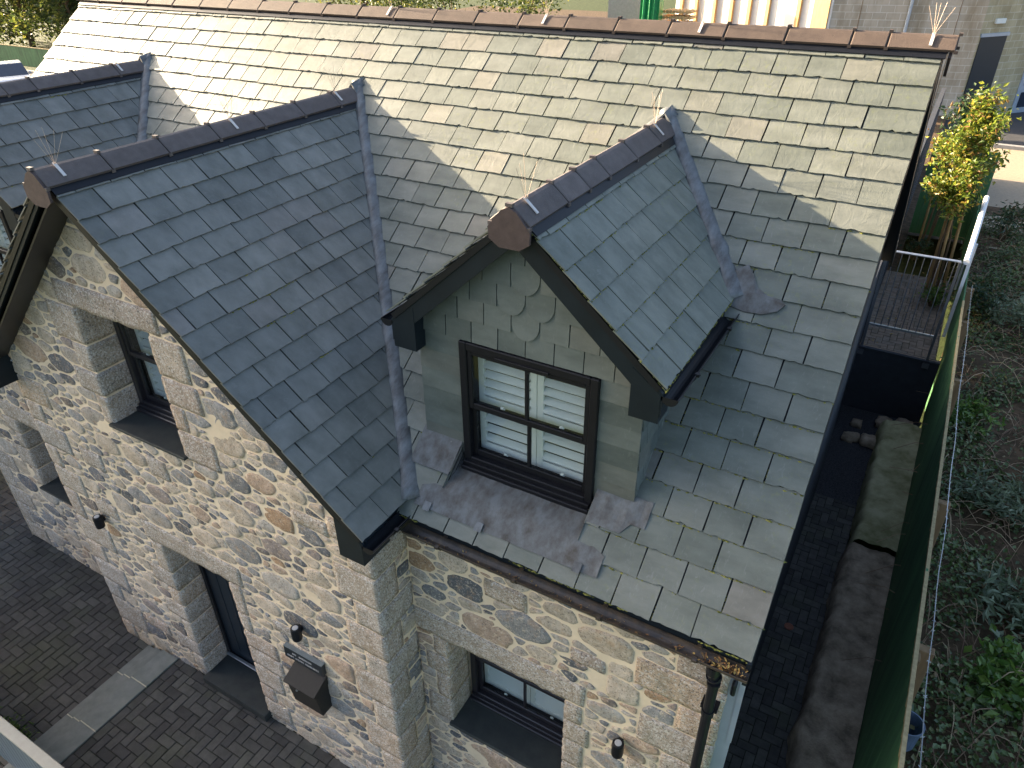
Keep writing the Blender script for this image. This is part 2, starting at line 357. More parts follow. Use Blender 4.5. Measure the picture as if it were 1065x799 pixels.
def slate_field(O, eu, ev, en, u0, u1, ncourse, gauge, width, clips=(), holes=(), lift=.014, th=.009, gap=.009, ragged=.004, jit=.0025,
                anchor='right', v_start=0, rows=None, seed=1, topc=None, moss=None):
    rnd = random.Random(seed); mb = MB(); ms = MB()
    for k in range(ncourse):
        v0 = v_start + k * gauge; v1 = v0 + gauge + .012
        if topc is not None: v1 = min(v1, topc)
        us = []
        if anchor == 'right':
            u = u1; w = width * (1.42 if k % 2 == 0 else .95); edges = [u]
            while u > u0:
                u -= w; edges.append(u); w = width * rnd.uniform(.93, 1.07)
            edges = edges[::-1]
        else:
            u = u0 - (width / 2 if k % 2 else 0); edges = [u]
            while u < u1: u += width * rnd.uniform(.93, 1.07); edges.append(u)
        for a, b in zip(edges[:-1], edges[1:]):
            a2, b2 = max(a, u0), min(b, u1)
            if b2 - a2 < .03: continue
            dv = rnd.uniform(-.0045, .0045); sk = rnd.uniform(-.004, .004)
            p = [(a2 + gap / 2, v0 + dv), (b2 - gap / 2 + sk, v0 + dv), (b2 - gap / 2, v1), (a2 + gap / 2 + sk, v1)]
            for c in clips: p = clip(p, *c)
            if area(p) < 5e-4: continue
            ps = [p]
            for h in holes: ps = [q for r in ps for q in subtract_rect(r, h)]
            for q in ps:
                slate_slab(mb, O, eu, ev, en, q, v0 + dv, gauge, lift, th, jit, ragged, rnd)
            if moss:
                for t in range(int((b2 - a2) / .012)):
                    uu = a2 + rnd.random() * (b2 - a2) ; P = O + eu * uu + ev * v0
                    if noise.noise(P * 1.7) + noise.noise(P * 7) * .5 + moss(uu, v0) < .0: continue
                    if any(h[0] - .02 < uu < h[1] + .02 and h[2] - .05 < v0 < h[3] + .02 for h in holes): continue
                    if any(c[0] * uu + c[1] * v0 > c[2] for c in clips): continue
                    tuft(ms, P + en * rnd.uniform(.006, .014) - ev * rnd.uniform(0, .008), eu, ev, en, rnd.uniform(.004, .0105), rnd)
                if moss(a2, v0) > -.1 and rnd.random() < .6:
                    for t in range(12):
                        vv = v0 + rnd.random() * gauge * .5
                        if any(h[0] - .02 < a2 < h[1] + .02 and h[2] - .05 < vv < h[3] + .02 for h in holes): continue
                        if any(c[0] * a2 + c[1] * vv > c[2] for c in clips): continue
                        tuft(ms, O + eu * a2 + ev * vv + en * .012, ev, eu, en, rnd.uniform(.002, .005), rnd)
    return mb, ms
def tuft(ms, P, eu, ev, en, s, rnd):
    vs = [P + eu * (s * 1.6 * rnd.uniform(.6, 1.3)), P + ev * (s * .7), P - eu * (s * 1.6 * rnd.uniform(.6, 1.3)), P - ev * (s * .7), P + en * s * .8]
    ms.add(vs, [(0, 1, 4), (1, 2, 4), (2, 3, 4), (3, 0, 4)])

# ---------------------------------------------------------------- rubble stone fields
def rough_block(mb, x0, x1, y0, y1, z0, z1, r=.012, amp=.007, step=.045, seed=0):
    X, Y, Z = (x0, x1), (y0, y1), (z0, z1)
    def axis(a, b): n = max(2, int(round((b - a) / step))); return [a + (b - a) * i / n for i in range(n + 1)]
    ax = [axis(*X), axis(*Y), axis(*Z)]; vs = []; ids = {}
    r = min(r, (x1 - x0) / 3, (y1 - y0) / 3, (z1 - z0) / 3)
    c = Vector(((x0 + x1) / 2, (y0 + y1) / 2, (z0 + z1) / 2))
    def vid(p):
        k = (round(p[0], 5), round(p[1], 5), round(p[2], 5))
        if k not in ids:
            q = Vector((min(max(p[0], x0 + r), x1 - r), min(max(p[1], y0 + r), y1 - r), min(max(p[2], z0 + r), z1 - r)))
            d = Vector(p) - q
            if d.length > 1e-6: d = d.normalized() * r
            P = q + d
            s = Vector(p) * 11 + Vector((seed, seed * 2, 0))
            nz = noise.noise(s) * amp + noise.noise(s * 3.1) * amp * .55
            P = P + (d.normalized() if d.length > 1e-6 else (P - c).normalized()) * nz
            ids[k] = len(vs); vs.append(P)
        return ids[k]
    F = []
    for a in range(3):
        b, d = (a + 1) % 3, (a + 2) % 3
        for side in (0, 1):
            for i in range(len(ax[b]) - 1):
                for j in range(len(ax[d]) - 1):
                    q = []
                    for (ii, jj) in ((i, j), (i + 1, j), (i + 1, j + 1), (i, j + 1)):
                        p = [0, 0, 0]; p[a] = ax[a][-1] if side else ax[a][0]; p[b] = ax[b][ii]; p[d] = ax[d][jj]; q.append(vid(p))
                    F.append(tuple(q) if side else tuple(reversed(q)))
    mb.add(vs, F)
def rubble(mb, O, ea, eb, en, region, obstacles, seed, mort=.0115, big=1.0):
    """region: convex polygon (a,b); obstacles: rects a0,a1,b0,b1"""
    rnd = random.Random(seed); S = 1.75
    xs = [p[0] for p in region]; ys = [p[1] for p in region]
    x0, x1, y0, y1 = min(xs), max(xs), min(ys), max(ys)
    edges = []
    n = len(region); sgn = sum(region[i][0] * region[(i + 1) % n][1] - region[(i + 1) % n][0] * region[i][1] for i in range(n))
    for i in range(n):
        p, q = region[i], region[(i + 1) % n]; a, b = q[1] - p[1], -(q[0] - p[0])
        if sgn < 0: a, b = -a, -b
        L = math.hypot(a, b); a /= L; b /= L; edges.append((a, b, a * p[0] + b * p[1]))
    pts = np.zeros((0, 3))
    for r, tries in ((.135 * big, .5), (.105 * big, 1.4), (.08 * big, 4), (.058 * big, 8), (.04 * big, 14), (.027, 26)):
        A = (x1 - x0) * (y1 - y0); T = int(tries * A / (r * r * 14 * S)) + 50
        for _ in range(T):
            x = rnd.uniform(x0, x1); y = rnd.uniform(y0, y1)
            if any(a * x + b * y > c - r * .5 for a, b, c in edges): continue
            if any(o[0] - r * S * .55 < x < o[1] + r * S * .55 and o[2] - r * .6 < y < o[3] + r * .6 for o in obstacles): continue
            if len(pts):
                d = np.hypot((pts[:, 0] - x) / S, pts[:, 1] - y) - (pts[:, 2] + r) * .93
                if d.min() < 0: continue
            pts = np.vstack([pts, [x, y, r * rnd.uniform(.88, 1.1)]])
    for i in range(len(pts)):
        x, y, r = pts[i]
        poly = [(x - .5, y - .35), (x + .5, y - .35), (x + .5, y + .35), (x - .5, y + .35)]
        d = np.hypot((pts[:, 0] - x) / S, pts[:, 1] - y); order = np.argsort(d)[1:28]
        m = mort * rnd.uniform(.55, 1.45)
        for j in order:
            X, Y, R = pts[j]
            nx, ny = (X - x) / S, Y - y; c = ((X / S) ** 2 + Y ** 2 - (x / S) ** 2 - y ** 2 - R * R + r * r) / 2
            a, b = nx / S, ny; L = math.hypot(a, b)
            poly = clip(poly, a / L, b / L, c / L - m)
            if len(poly) < 3: break
        if len(poly) < 3: continue
        for a, b, c in edges: poly = clip(poly, a, b, c - m * .7)
        for o in obstacles:
            gaps = [(o[0] - x, (1, 0, o[0] - m)), (x - o[1], (-1, 0, -o[1] - m)), (o[2] - y, (0, 1, o[2] - m)), (y - o[3], (0, -1, -o[3] - m))]
            g, h = max(gaps, key=lambda t: t[0]); poly = clip(poly, *h)
            if len(poly) < 3: break
        if area(poly) < 2.5e-4: continue
        # round corners (Chaikin) and resample
        for t in range(2):
            q = []; k = len(poly); w = .09 if t == 0 else .17
            for e in range(k):
                p0, p1 = poly[e], poly[(e + 1) % k]
                q.append((p0[0] * (1 - w) + p1[0] * w, p0[1] * (1 - w) + p1[1] * w)); q.append((p0[0] * w + p1[0] * (1 - w), p0[1] * w + p1[1] * (1 - w)))
            poly = q
        per = [math.hypot(poly[(e + 1) % len(poly)][0] - poly[e][0], poly[(e + 1) % len(poly)][1] - poly[e][1]) for e in range(len(poly))]
        tot = sum(per); K = max(10, min(26, int(tot / .026))); res = []; acc = 0; e = 0
        for t in range(K):
            tgt = tot * t / K
            while acc + per[e] < tgt: acc += per[e]; e += 1
            f = (tgt - acc) / per[e]; p0, p1 = poly[e], poly[(e + 1) % len(poly)]
            res.append((p0[0] + (p1[0] - p0[0]) * f, p0[1] + (p1[1] - p0[1]) * f))
        cx, cy = sum(p[0] for p in res) / K, sum(p[1] for p in res) / K
        ht = rnd.uniform(.005, .014); tu, tv = rnd.uniform(-.05, .05), rnd.uniform(-.08, .08); ph = rnd.random() * 50
        rings = []
        for sca, h in ((1.02, -.012), (.97, ht * .55), (.82, ht), (.45, ht * 1.12)):
            ring = []
            for (px, py) in res:
                dx, dy = px - cx, py - cy
                w = 1 + .09 * noise.noise(Vector((px * 24 + ph, py * 24, 0)))
                hh = h + (.005 * noise.noise(Vector((px * 22, py * 22, ph + h * 40))) + tu * dx + tv * dy) * (1 if h > 0 else 0)
                ring.append(O + ea * (cx + dx * sca * w) + eb * (cy + dy * sca * w) + en * hh)
            rings.append(ring)
        vs = [v for r_ in rings for v in r_] + [O + ea * cx + eb * cy + en * (ht * 1.1)]
        F = []
        flip = ea.cross(eb).dot(en) < 0
        for q in range(3):
            for t in range(K):
                f = (q * K + t, q * K + (t + 1) % K, (q + 1) * K + (t + 1) % K, (q + 1) * K + t); F.append(f if sgn and not flip else f[::-1])
        for t in range(K):
            f = (3 * K + t, 3 * K + (t + 1) % K, 4 * K); F.append(f if not flip else f[::-1])
        # polygons came out of clipping in CCW order
        mb.add(vs, F)

def sheet_with_holes(mb, O, ea, eb, en, region, holes, flipn=False):
    ps = [list(region)]
    for h in holes: ps = [q for r in ps for q in subtract_rect(r, h)]
    for p in ps:
        P = [O + ea * a + eb * b for a, b in p]
        n = Vector()
        for i in range(1, len(P) - 1): n += (P[i] - P[0]).cross(P[i + 1] - P[0])
        if n.dot(en) < 0: P.reverse()
        mb.poly(P)

# ================================================================ THE HOUSE
X, Y, Z = Vector((1, 0, 0)), Vector((0, 1, 0)), Vector((0, 0, 1))
PM = .6787; TM = math.tan(PM); E0 = 3.7697; LS = 4.5; CM, SM = math.cos(PM), math.sin(PM)
W = 9.97; XW = -4.899; HW = 2.401; QW = -.43; WE = 3.855; TW = .8857; RW = WE + HW * TW
YR = LS * CM; ZR = E0 + LS * SM
RV = Vector((0, CM, SM)); RN = Vector((0, -SM, CM))
def zroof(y): return E0 + y * TM
house = thing('stone_house', (-5, 3.5, 0), 'stone house with grey slate roofs, cross gable wing and two dormers', 'house')

# --- main roof slates
def lof(y): return y / CM
DORM = dict(xd=-1.77, hd=.961, yd=.3575, Ed=5.156, td=.8903)
DORM2X = -8.08
RD = DORM['Ed'] + DORM['hd'] * DORM['td']
holes_main = [(-2.265, -1.215, lof(.17), lof(1.6)), (-6.1, -4.0, -.1, lof(1.1)), (DORM2X - .5, DORM2X + .56, lof(.17), lof(1.6))]
O = Vector((0, 0, E0))
def moss_main(u, v): return -.58 + (.42 if (u > -1.6 and v < 3.0) else 0) + (.25 if v < 1.3 else 0) + (.0 if v < 3 else -.4) + (.18 if u > -.9 else 0)
mb, ms = slate_field(O, X, RV, RN, -W, 0.0, 22, LS / 22, .257, holes=holes_main, seed=3, ragged=.007, moss=moss_main, topc=LS - .02)
roof = obj('main_roof', mb, M_SLATE, house)
o = obj('moss', ms, M_MOSS, roof); o['kind'] = 'stuff'
mb = MB()
sheet_with_holes(mb, O - RN * .006, X, RV, RN, [(-W + .02, .03), (-.02, .03), (-.02, LS), (-W + .02, LS)], holes_main)
O2 = O - RN * .05
sheet_with_holes(mb, O2, X, RV, -RN, [(-W + .02, .03), (-.02, .03), (-.02, LS), (-W + .02, LS)], holes_main)
RVb = Vector((0, -CM, SM)); RNb = Vector((0, SM, CM)); Ob = Vector((0, 2 * YR, E0))
sheet_with_holes(mb, Ob, X, RVb, RNb, [(-W, 0), (0, 0), (0, LS), (-W, LS)], [])
obj('roof_underlay', mb, M_BLACK, roof)
mb, _ = slate_field(Ob, X, RVb, RNb, -W, 0.0, 22, LS / 22, .257, seed=4, ragged=0)
obj('rear_roof', mb, M_SLATE, house)
# verge boards (right and left)
for xs_, nm in ((-.03, 'r'), (-W, 'l')):
    mb = MB()
    for s in (0, 1):
        a = Vector((xs_, 0.0, E0 - .02)) if s == 0 else Vector((xs_, 2 * YR, E0 - .02)); b = Vector((xs_, YR, ZR - .02))
        mb.prism([a, b, b - Z * .19, a - Z * .19], (.026, 0, 0))
    obj('bargeboard', mb, M_BOARD, house)
    mb = MB()   # soffit under the verge
    xa, xb = (xs_ - .22, xs_ + .01) if nm == 'r' else (xs_ + .01, xs_ + .22)
    for s in (0, 1):
        y0, y1 = (0.02, YR) if s == 0 else (2 * YR, YR)
        mb.prism([(xa, y0, E0 - .12), (xa, y1, ZR - .12), (xb, y1, ZR - .12), (xb, y0, E0 - .12)], (0, 0, -.02))
    obj('verge_soffit', mb, M_SOFFIT, house)

# --- ridge tiles
def tile_mesh(name, length, tanp, hw, mat, cap=False):
    prof = []
    for t in np.linspace(-1, 1, 13):
        u = t * hw; z = -math.sqrt((u * tanp) ** 2 + .02 ** 2) + .02
        prof.append((u, z))
    mb = MB(); n = len(prof); th = .016
    g = .004
    rows = [g, .012, length - .012, length - g]; vs = []
    for q, y in enumerate(rows):
        inset = .004 if q in (0, 3) else 0
        for (u, z) in prof: vs.append((u * (1 - inset * 4), y, z - inset))
    k0 = len(vs)
    for y in (g, length - g):
        for (u, z) in prof: vs.append((u * .93, y, z - th))
    F = []
    for q in range(3):
        for i in range(n - 1): F.append((q * n + i, q * n + i + 1, (q + 1) * n + i + 1, (q + 1) * n + i))
    for i in range(n - 1):
        F.append((i + 1, i, k0 + i, k0 + i + 1)); F.append((3 * n + i, 3 * n + i + 1, k0 + n + i + 1, k0 + n + i))
        F.append((k0 + i + 1, k0 + i, k0 + n + i, k0 + n + i + 1))
    F.append((0, n, 2 * n, 3 * n, k0 + n, k0)); F.append((3 * n + n - 1, 2 * n + n - 1, n + n - 1, n - 1, k0 + n - 1, k0 + 2 * n - 1))
    mb.add(vs, F)
    # union clip nub at the joint
    mb.box(-.022, .022, -.012, .012, -.006, .014); mb.box(-hw - .004, -hw + .02, -.014, .014, -hw * tanp - .008, -hw * tanp + .012); mb.box(hw - .02, hw + .004, -.014, .014, -hw * tanp - .008, -hw * tanp + .012)
    me = bpy.data.meshes.new(name); me.from_pydata(mb.v, [], mb.f); me.materials.append(mat)
    sm = [False] * len(me.polygons)
    me.polygons.foreach_set('use_smooth', sm); return me
def ridge_run(parent, start, axis, lens, tanp, hw, mat, top):
    """axis 'x-' along -x or 'y' along +y"""
    cache = {}; pos = 0
    for L in lens:
        if L not in cache: cache[L] = tile_mesh('ridge_tile', L, tanp, hw, mat)
        o = bpy.data.objects.new('ridge_tile', cache[L]); COL.objects.link(o); o.parent = parent
        p = Vector(start) + (Vector((-pos, 0, 0)) if axis == 'x-' else Vector((0, pos, 0)))
        o.location = p - Vector(parent['_o']); o.rotation_euler = (random.uniform(-.004, .004), random.uniform(-.01, .01), (PI / 2 if axis == 'x-' else 0) + random.uniform(-.004, .004))
        o['_o'] = tuple(p); pos += L
TL = .471
lens = [.45, .25] + [TL] * 20
ridge_run(house, (.07, YR, ZR + .055), 'x-', lens, TM, .125, M_TILEM, 0)
mb = MB()   # dry ridge roll under the tiles
for s in (-1, 1):
    a = Vector((.02, YR, ZR + .034)); b = a + Vector((0, s * .15, -.15 * TM))
    mb.prism([a, b, b - X * (W + .02), a - X * (W + .02)], RN * .008 if s < 0 else RNb * .008)
obj('ridge_roll', mb, M_BLACK, house)
mb = MB(); mb.prism([(.03, YR - .12, ZR - .08), (.03, YR, ZR + .03), (.03, YR + .12, ZR - .08), (.03, YR, ZR - .22)], (.02, 0, 0)); obj('verge_cap', mb, M_CAP, house)

# --- wing and dormer pitched roofs
def cross_roof(xc, hw, yv, ez, tp, gauge, width, mat, seed, name, boards, mossf=None, wallhw=None, ridgestart=None, tiles=None, hwt=.13, soff_y=None, bh=.13, lod=True):
    rz = ez + hw * tp; pit = math.atan(tp); c, s_ = math.cos(pit), math.sin(pit)
    yb = (rz - E0) / TM
    L = hw / c; nc = max(1, round(L / gauge)); g = L / nc
    main = None
    for side in (1, -1):
        O = Vector((xc + side * hw, 0, ez)); ev = Vector((-side * c, 0, s_)); en = Vector((side * s_, 0, c)); eu = Y
        # intersection with main roof: y <= (z-E0)/TM  -> u <= (ez + v*s_ - E0)/TM + .25
        clips = [(1, -s_ / TM, (ez - E0) / TM + .10)]
        mbm, ms = slate_field(O, eu, ev, en, yv, yb + .15, nc, g, width, clips=clips, seed=seed + side, anchor='left2' if side > 0 else 'left', ragged=.004, moss=mossf if side > 0 else None, topc=L - .02)
        r = obj(name, mbm, mat, house)
        if side > 0: main = r
        if mossf and side > 0: q = obj('moss', ms, M_MOSS, r); q['kind'] = 'stuff'
        mb = MB()
        def zc(v): return (ez + v * s_ - E0) / TM
        for d, nn in ((-.006, en), (-.045, -en)):
            P = [O + eu * (yv + .012) + ev * .03 + en * d, O + eu * (zc(0) + .1) + ev * .03 + en * d, O + eu * (yb + .1) + ev * L + en * d, O + eu * (yv + .012) + ev * L + en * d]
            mb.poly(P)
        mb.prism([O + eu * (yv + .012) + ev * .02 - en * .006, O + eu * (yv + .012) + ev * L - en * .006, O + eu * (yv + .012) + ev * L - en * .045, O + eu * (yv + .012) + ev * .02 - en * .045], eu * .02)
        obj('roof_underlay', mb, M_BLACK, r)
        # bargeboard on the verge
        a = Vector((xc + side * (hw - .01), yv + .02, ez - .03)); b = Vector((xc, yv + .02, rz - .03))
        mb = MB(); mb.prism([a, b, b - Z * bh * 1.25, a - Z * bh * 1.25 - X * side * 0], (0, .022, 0))
        mb.prism([a + Y * .03, b + Y * .03, b + Y * .03 - Z * .05, a + Y * .03 - Z * .05], (0, .02, 0))
        # boxed eave end
        xe0, xe1 = sorted((xc + side * (wallhw - .04), xc + side * (hw - .02)))
        mb.prism([(xc + side * (hw - .02), yv + .018, ez - .04), (xc + side * (hw - .02), yv + .018, ez - .235), (xc + side * (wallhw - .05), yv + .018, ez - .235), (xc + side * (wallhw - .05), yv + .018, ez - .04 + (hw - wallhw) * tp)], (0, soff_y - yv + .02, 0))
        obj('bargeboard', mb, M_BOARD, house)
        # soffit
        mb = MB(); a = Vector((xc + side * (hw - .05), yv + .045, ez - .10)); b = Vector((xc, yv + .045, rz - .14))
        mb.prism([a, b, b - Z * .02, a - Z * .02], (0, soff_y - yv - .05, 0)); obj('verge_soffit', mb, M_SOFFIT, house)
        # gutter on the eave
        yend = zc(0)
        gutter((xc + side * (hw + .03), yv + .02, ez - .045), (xc + side * (hw + .03), yend - .02, ez - .055), -side, M_BLACK)
        # eave fascia
        mb = MB(); xf = xc + side * (hw - .035); mb.box(min(xf, xf - side * .02), max(xf, xf - side * .02), yv + .06, max(yend, yv + .1), ez - .16, ez - .03); obj('eave_board', mb, M_BOARD, house)
        # lead valley
        A = Vector((xc + side * .0, yb + .05, rz + .035)); B = Vector((xc + side * hw, zc(0) + .02, ez + .03))
        A = A + (A - B).normalized() * .05
        B2 = B + (B - A).normalized() * .05
        lead_roll(A, B2, side, name)
    # ridge tiles
    ridge_run(house, (xc, yv - .02, rz + .05), 'y', tiles, tp, hwt, M_TILE, 0)
    mb = MB()
    for s in (-1, 1):
        a = Vector((xc, yv, rz + .03)); b = a + Vector((s * (hwt + .025), 0, -(hwt + .025) * tp)); P = [a, b, b + Y * (yb - yv - .05), a + Y * (yb - yv - .05)]
        mb.prism(P, Vector((s * s_, 0, c)) * .008)
    obj('ridge_roll', mb, M_BLACK, house)
    # clay end cap: shield shape
    prof = [(0, .045), (.05, .02), (hwt + .004, .035 - (hwt) * tp), (hwt + .0, -hwt * tp - .035), (hwt * .5, -.195), (-hwt * .5, -.195), (-hwt, -hwt * tp - .035), (-hwt - .004, .035 - hwt * tp), (-.05, .02)]
    mb = MB(); mb.prism([(xc + u, yv - .035, rz + z) for u, z in prof], (0, .018, 0)); obj('ridge_end_cap', mb, M_CAP, house)
    return main, rz, yb
def gutter(p0, p1, wall_side, mat, r=.052):
    """half round channel from p0 to p1 with closed ends"""
    p0, p1 = Vector(p0), Vector(p1); t = (p1 - p0).normalized(); side = t.cross(Z).normalized()
    mb = MB(); seg = 10; vs = []
    for p in (p0, p1):
        for R in (r, r - .006):
            for k in range(seg + 1):
                a = PI * k / seg; vs.append(p + side * math.cos(a) * R - Z * math.sin(a) * R)
    m = seg + 1; F = []
    for k in range(seg):
        F += [(k, k + 1, 2 * m + k + 1, 2 * m + k), (m + k + 1, m + k, 3 * m + k, 3 * m + k + 1)]
    F += [(0, 2 * m, 3 * m, m), (seg, m + seg, 3 * m + seg, 2 * m + seg)]
    F += [tuple(range(m)), tuple(range(2 * m, 3 * m))[::-1]]
    mb.add(vs, F)
    n = int((p1 - p0).length / .8) + 1
    for i in range(n):       # union brackets
        c = p0 + (p1 - p0) * ((i + .5) / n); R = r + .006; w = .018
        vs = [c + t * s * w + side * math.cos(PI * k / 8) * R - Z * math.sin(PI * k / 8) * R for s in (-1, 1) for k in range(9)]
        mb.add(vs, [(k, k + 1, 10 + k, 9 + k) for k in range(8)])
        for s in (-1, 1): 
            q = c + side * s * (r + .002); mb.box(q.x - .014, q.x + .014, q.y - .014, q.y + .014, q.z - .012, q.z + .006)
    return obj('gutter', mb, mat, house)
def lead_roll(A, B, side, nm, wd=.066, ht=.062):
    d = (B - A); L = d.length; t = d.normalized()
    up = (Z - t * Z.dot(t)).normalized(); u = t.cross(up)
    mb = MB(); seg = 9; n = 40; vs = []; joint = 1.25 + random.random() * .2
    for i in range(n + 1):
        s = L * i / n; k = 1 + .03 * noise.noise(Vector((s * 5, A.x, 0))) + (.16 if (s % joint) < .075 and s > .1 else 0)
        fl = 1 + max(0, (s - L + .25)) * 1.6
        for q in range(seg + 1):
            a = PI * q / seg
            pr = math.sin(a) ** .7 if 0 < q < seg else 0
            vs.append(A + t * s + u * (math.cos(a) * wd * k * fl) + up * (pr * ht * k - .012 + .0015 * noise.noise(Vector((s * 14, q * .7, A.x)))))
    m = seg + 1; F = [(i * m + q, i * m + q + 1, (i + 1) * m + q + 1, (i + 1) * m + q) for i in range(n) for q in range(seg)]
    F += [tuple(range(m))[::-1], tuple(range(n * m, (n + 1) * m))]
    mb.add(vs, F)
    return obj('lead_valley', mb, M_LEAD, house, smooth=True)
GM = LS / 22
def mw(u, v): return -.62 + (.2 if v < 1.6 else 0)
wing_roof, rzw, ybw = cross_roof(XW, HW, QW, WE, TW, .205, .262, M_SLATEB, 21, 'wing_roof', None, mw, 2.21, None, [.471] * 6 + [.34], soff_y=-.17, bh=.055)
def md(u, v): return .12
dr_tiles = [.471, .3, .3, .471, .471, .36]
dorm_roof, rzd, ybd = cross_roof(DORM['xd'], DORM['hd'], DORM['yd'], DORM['Ed'], DORM['td'], .2, .25, M_SLATED, 31, 'dormer_roof', None, md, .81, None, dr_tiles, soff_y=.5, bh=.13)
dorm_roof2, _, _ = cross_roof(DORM2X, DORM['hd'], DORM['yd'], DORM['Ed'], DORM['td'], .2, .25, M_SLATEB, 41, 'dormer_roof', None, mw, .81, None, dr_tiles, soff_y=.5, bh=.13)

# valley saddles (standing lead at the ridge junctions)
for xc, rz, yb in ((XW, rzw, ybw), (DORM['xd'], rzd, ybd), (DORM2X, rzd, ybd)):
    mb = MB()
    y0 = yb - .06; hb = .16
    a = Vector((xc - .17, y0 - .02, rz - .17 * TW + .03)); b = Vector((xc, y0, rz + .085)); c = Vector((xc + .12, y0 - .03, rz - .12 * TW + .06))
    d = Vector((xc, yb + .17, rz + .125))
    mb.add([a, b, c, d, a - Z * .03, b - Z * .02, c - Z * .05, d - Z * .02], [(0, 1, 3), (1, 2, 3), (4, 7, 5), (5, 7, 6), (0, 4, 5, 1), (1, 5, 6, 2), (2, 6, 7, 3), (3, 7, 4, 0)])
    obj('lead_saddle', mb, M_LEAD, house)

# main eave gutters
gutter((-2.44, -.035, E0 - .055), (-.0, -.035, E0 - .06), 1, M_GUT)
gutter((-W + .02, -.035, E0 - .055), (-7.36, -.035, E0 - .06), 1, M_GUT)
for a_, b_ in ((-2.67, -.05), (-W + .02, -7.13)):
    mb = MB(); mb.box(a_, b_, .028, .05, E0 - .2, E0 - .03); obj('eave_board', mb, M_BOARD, house)
    mb = MB(); mb.box(a_, b_, .051, .26, E0 - .2, E0 - .18); obj('eave_soffit', mb, M_SOFFIT, house)

# --- walls (mortar sheets with openings)
FW, FR = -.17, .23
GL = -.15
XL, XR = XW - 2.21, XW + 2.21
op_w1 = (-5.58, -4.63, 3.60, 4.77); op_door = (-5.55, -4.58, .12, 2.14)
op_rw = (-2.38, -1.25, 1.10, 2.24); op_lw = (-8.75, -7.6, 1.25, 2.3)
topw = WE + .0
gab = [(XL, GL), (XR, GL), (XR, RW - .13 - 2.21 * TW), (XW, RW - .13), (XL, RW - .13 - 2.21 * TW)]
DEP = .33
def reveal(mb, op, yf, d=DEP):
    x0, x1, z0, z1 = op
    mb.poly([(x0, yf, z0), (x0, yf + d, z0), (x0, yf + d, z1), (x0, yf, z1)])
    mb.poly([(x1, yf, z0), (x1, yf, z1), (x1, yf + d, z1), (x1, yf + d, z0)])
    mb.poly([(x0, yf, z1), (x0, yf + d, z1), (x1, yf + d, z1), (x1, yf, z1)])
    mb.poly([(x0, yf, z0), (x1, yf, z0), (x1, yf + d, z0), (x0, yf + d, z0)])
mw_ = MB()
sheet_with_holes(mw_, Vector((0, FW, 0)), X, Z, -Y, gab, [op_w1, op_door])
reveal(mw_, op_w1, FW); reveal(mw_, op_door, FW)
mw_.poly([(XR, FW, 0), (XR, 2.4, 0), (XR, 2.4, 3.75), (XR, FW, 3.75)]); mw_.poly([(XL, FW, GL), (XL, FW, 3.75), (XL, 2.4, 3.75), (XL, 2.4, GL)])
wingwall = obj('wing_wall', mw_, M_MORTAR, house)
mm = MB()
recR = [(XR, 0), (-.14, 0), (-.14, 3.62), (XR, 3.62)]; recL = [(-W + .1, GL), (XL, GL), (XL, 3.62), (-W + .1, 3.62)]
sheet_with_holes(mm, Vector((0, FR, 0)), X, Z, -Y, recR, [op_rw]); sheet_with_holes(mm, Vector((0, FR + .02, 0)), X, Z, -Y, recL, [op_lw])
reveal(mm, op_rw, FR); reveal(mm, op_lw, FR + .02)
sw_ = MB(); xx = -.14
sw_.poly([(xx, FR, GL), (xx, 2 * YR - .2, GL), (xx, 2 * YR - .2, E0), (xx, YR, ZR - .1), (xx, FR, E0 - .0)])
obj('gable_wall', sw_, M_REAR, house)  # plain darker colour than the other house walls
for xx in (-W + .1,):
    mm.poly([(xx, FR, GL), (xx, 2 * YR - .2, GL), (xx, 2 * YR - .2, E0), (xx, YR, ZR - .1), (xx, FR, E0 - .0)])
mm.poly([(-.14, 2 * YR - .2, GL), (-W + .1, 2 * YR - .2, GL), (-W + .1, 2 * YR - .2, E0), (-.14, 2 * YR - .2, E0)])
mainwall = obj('main_wall', mm, M_MORTAR, house)
# quoins, jambs, lintels in rough granite
gb = MB(); gbm = MB()
obsW = []; obsR = []; obsL = []; obsS = []
sd = [0]
def blk(mbx, *a, **k):
    sd[0] += 1; rough_block(mbx, *a, seed=sd[0] * 1.37, **k)
P_ = .014
rq = random.Random(5)
# wing right corner quoins
z = .02; alt = 0
while z < 3.55:
    h = rq.uniform(.24, .40); h = min(h, 3.66 - z)
    lf, ls = (rq.uniform(.40, .55), rq.uniform(.20, .24)) if alt % 2 == 0 else (rq.uniform(.2, .28), .405)
    blk(gb, XR - lf, XR + P_, FW - P_, FW + (ls if ls < .4 else .395), z, z + h - .018)
    obsW.append((XR - lf, XR + .1, z, z + h - .012)); obsS.append((FW - .1, FW + ls, z, z + h - .012)); z += h; alt += 1
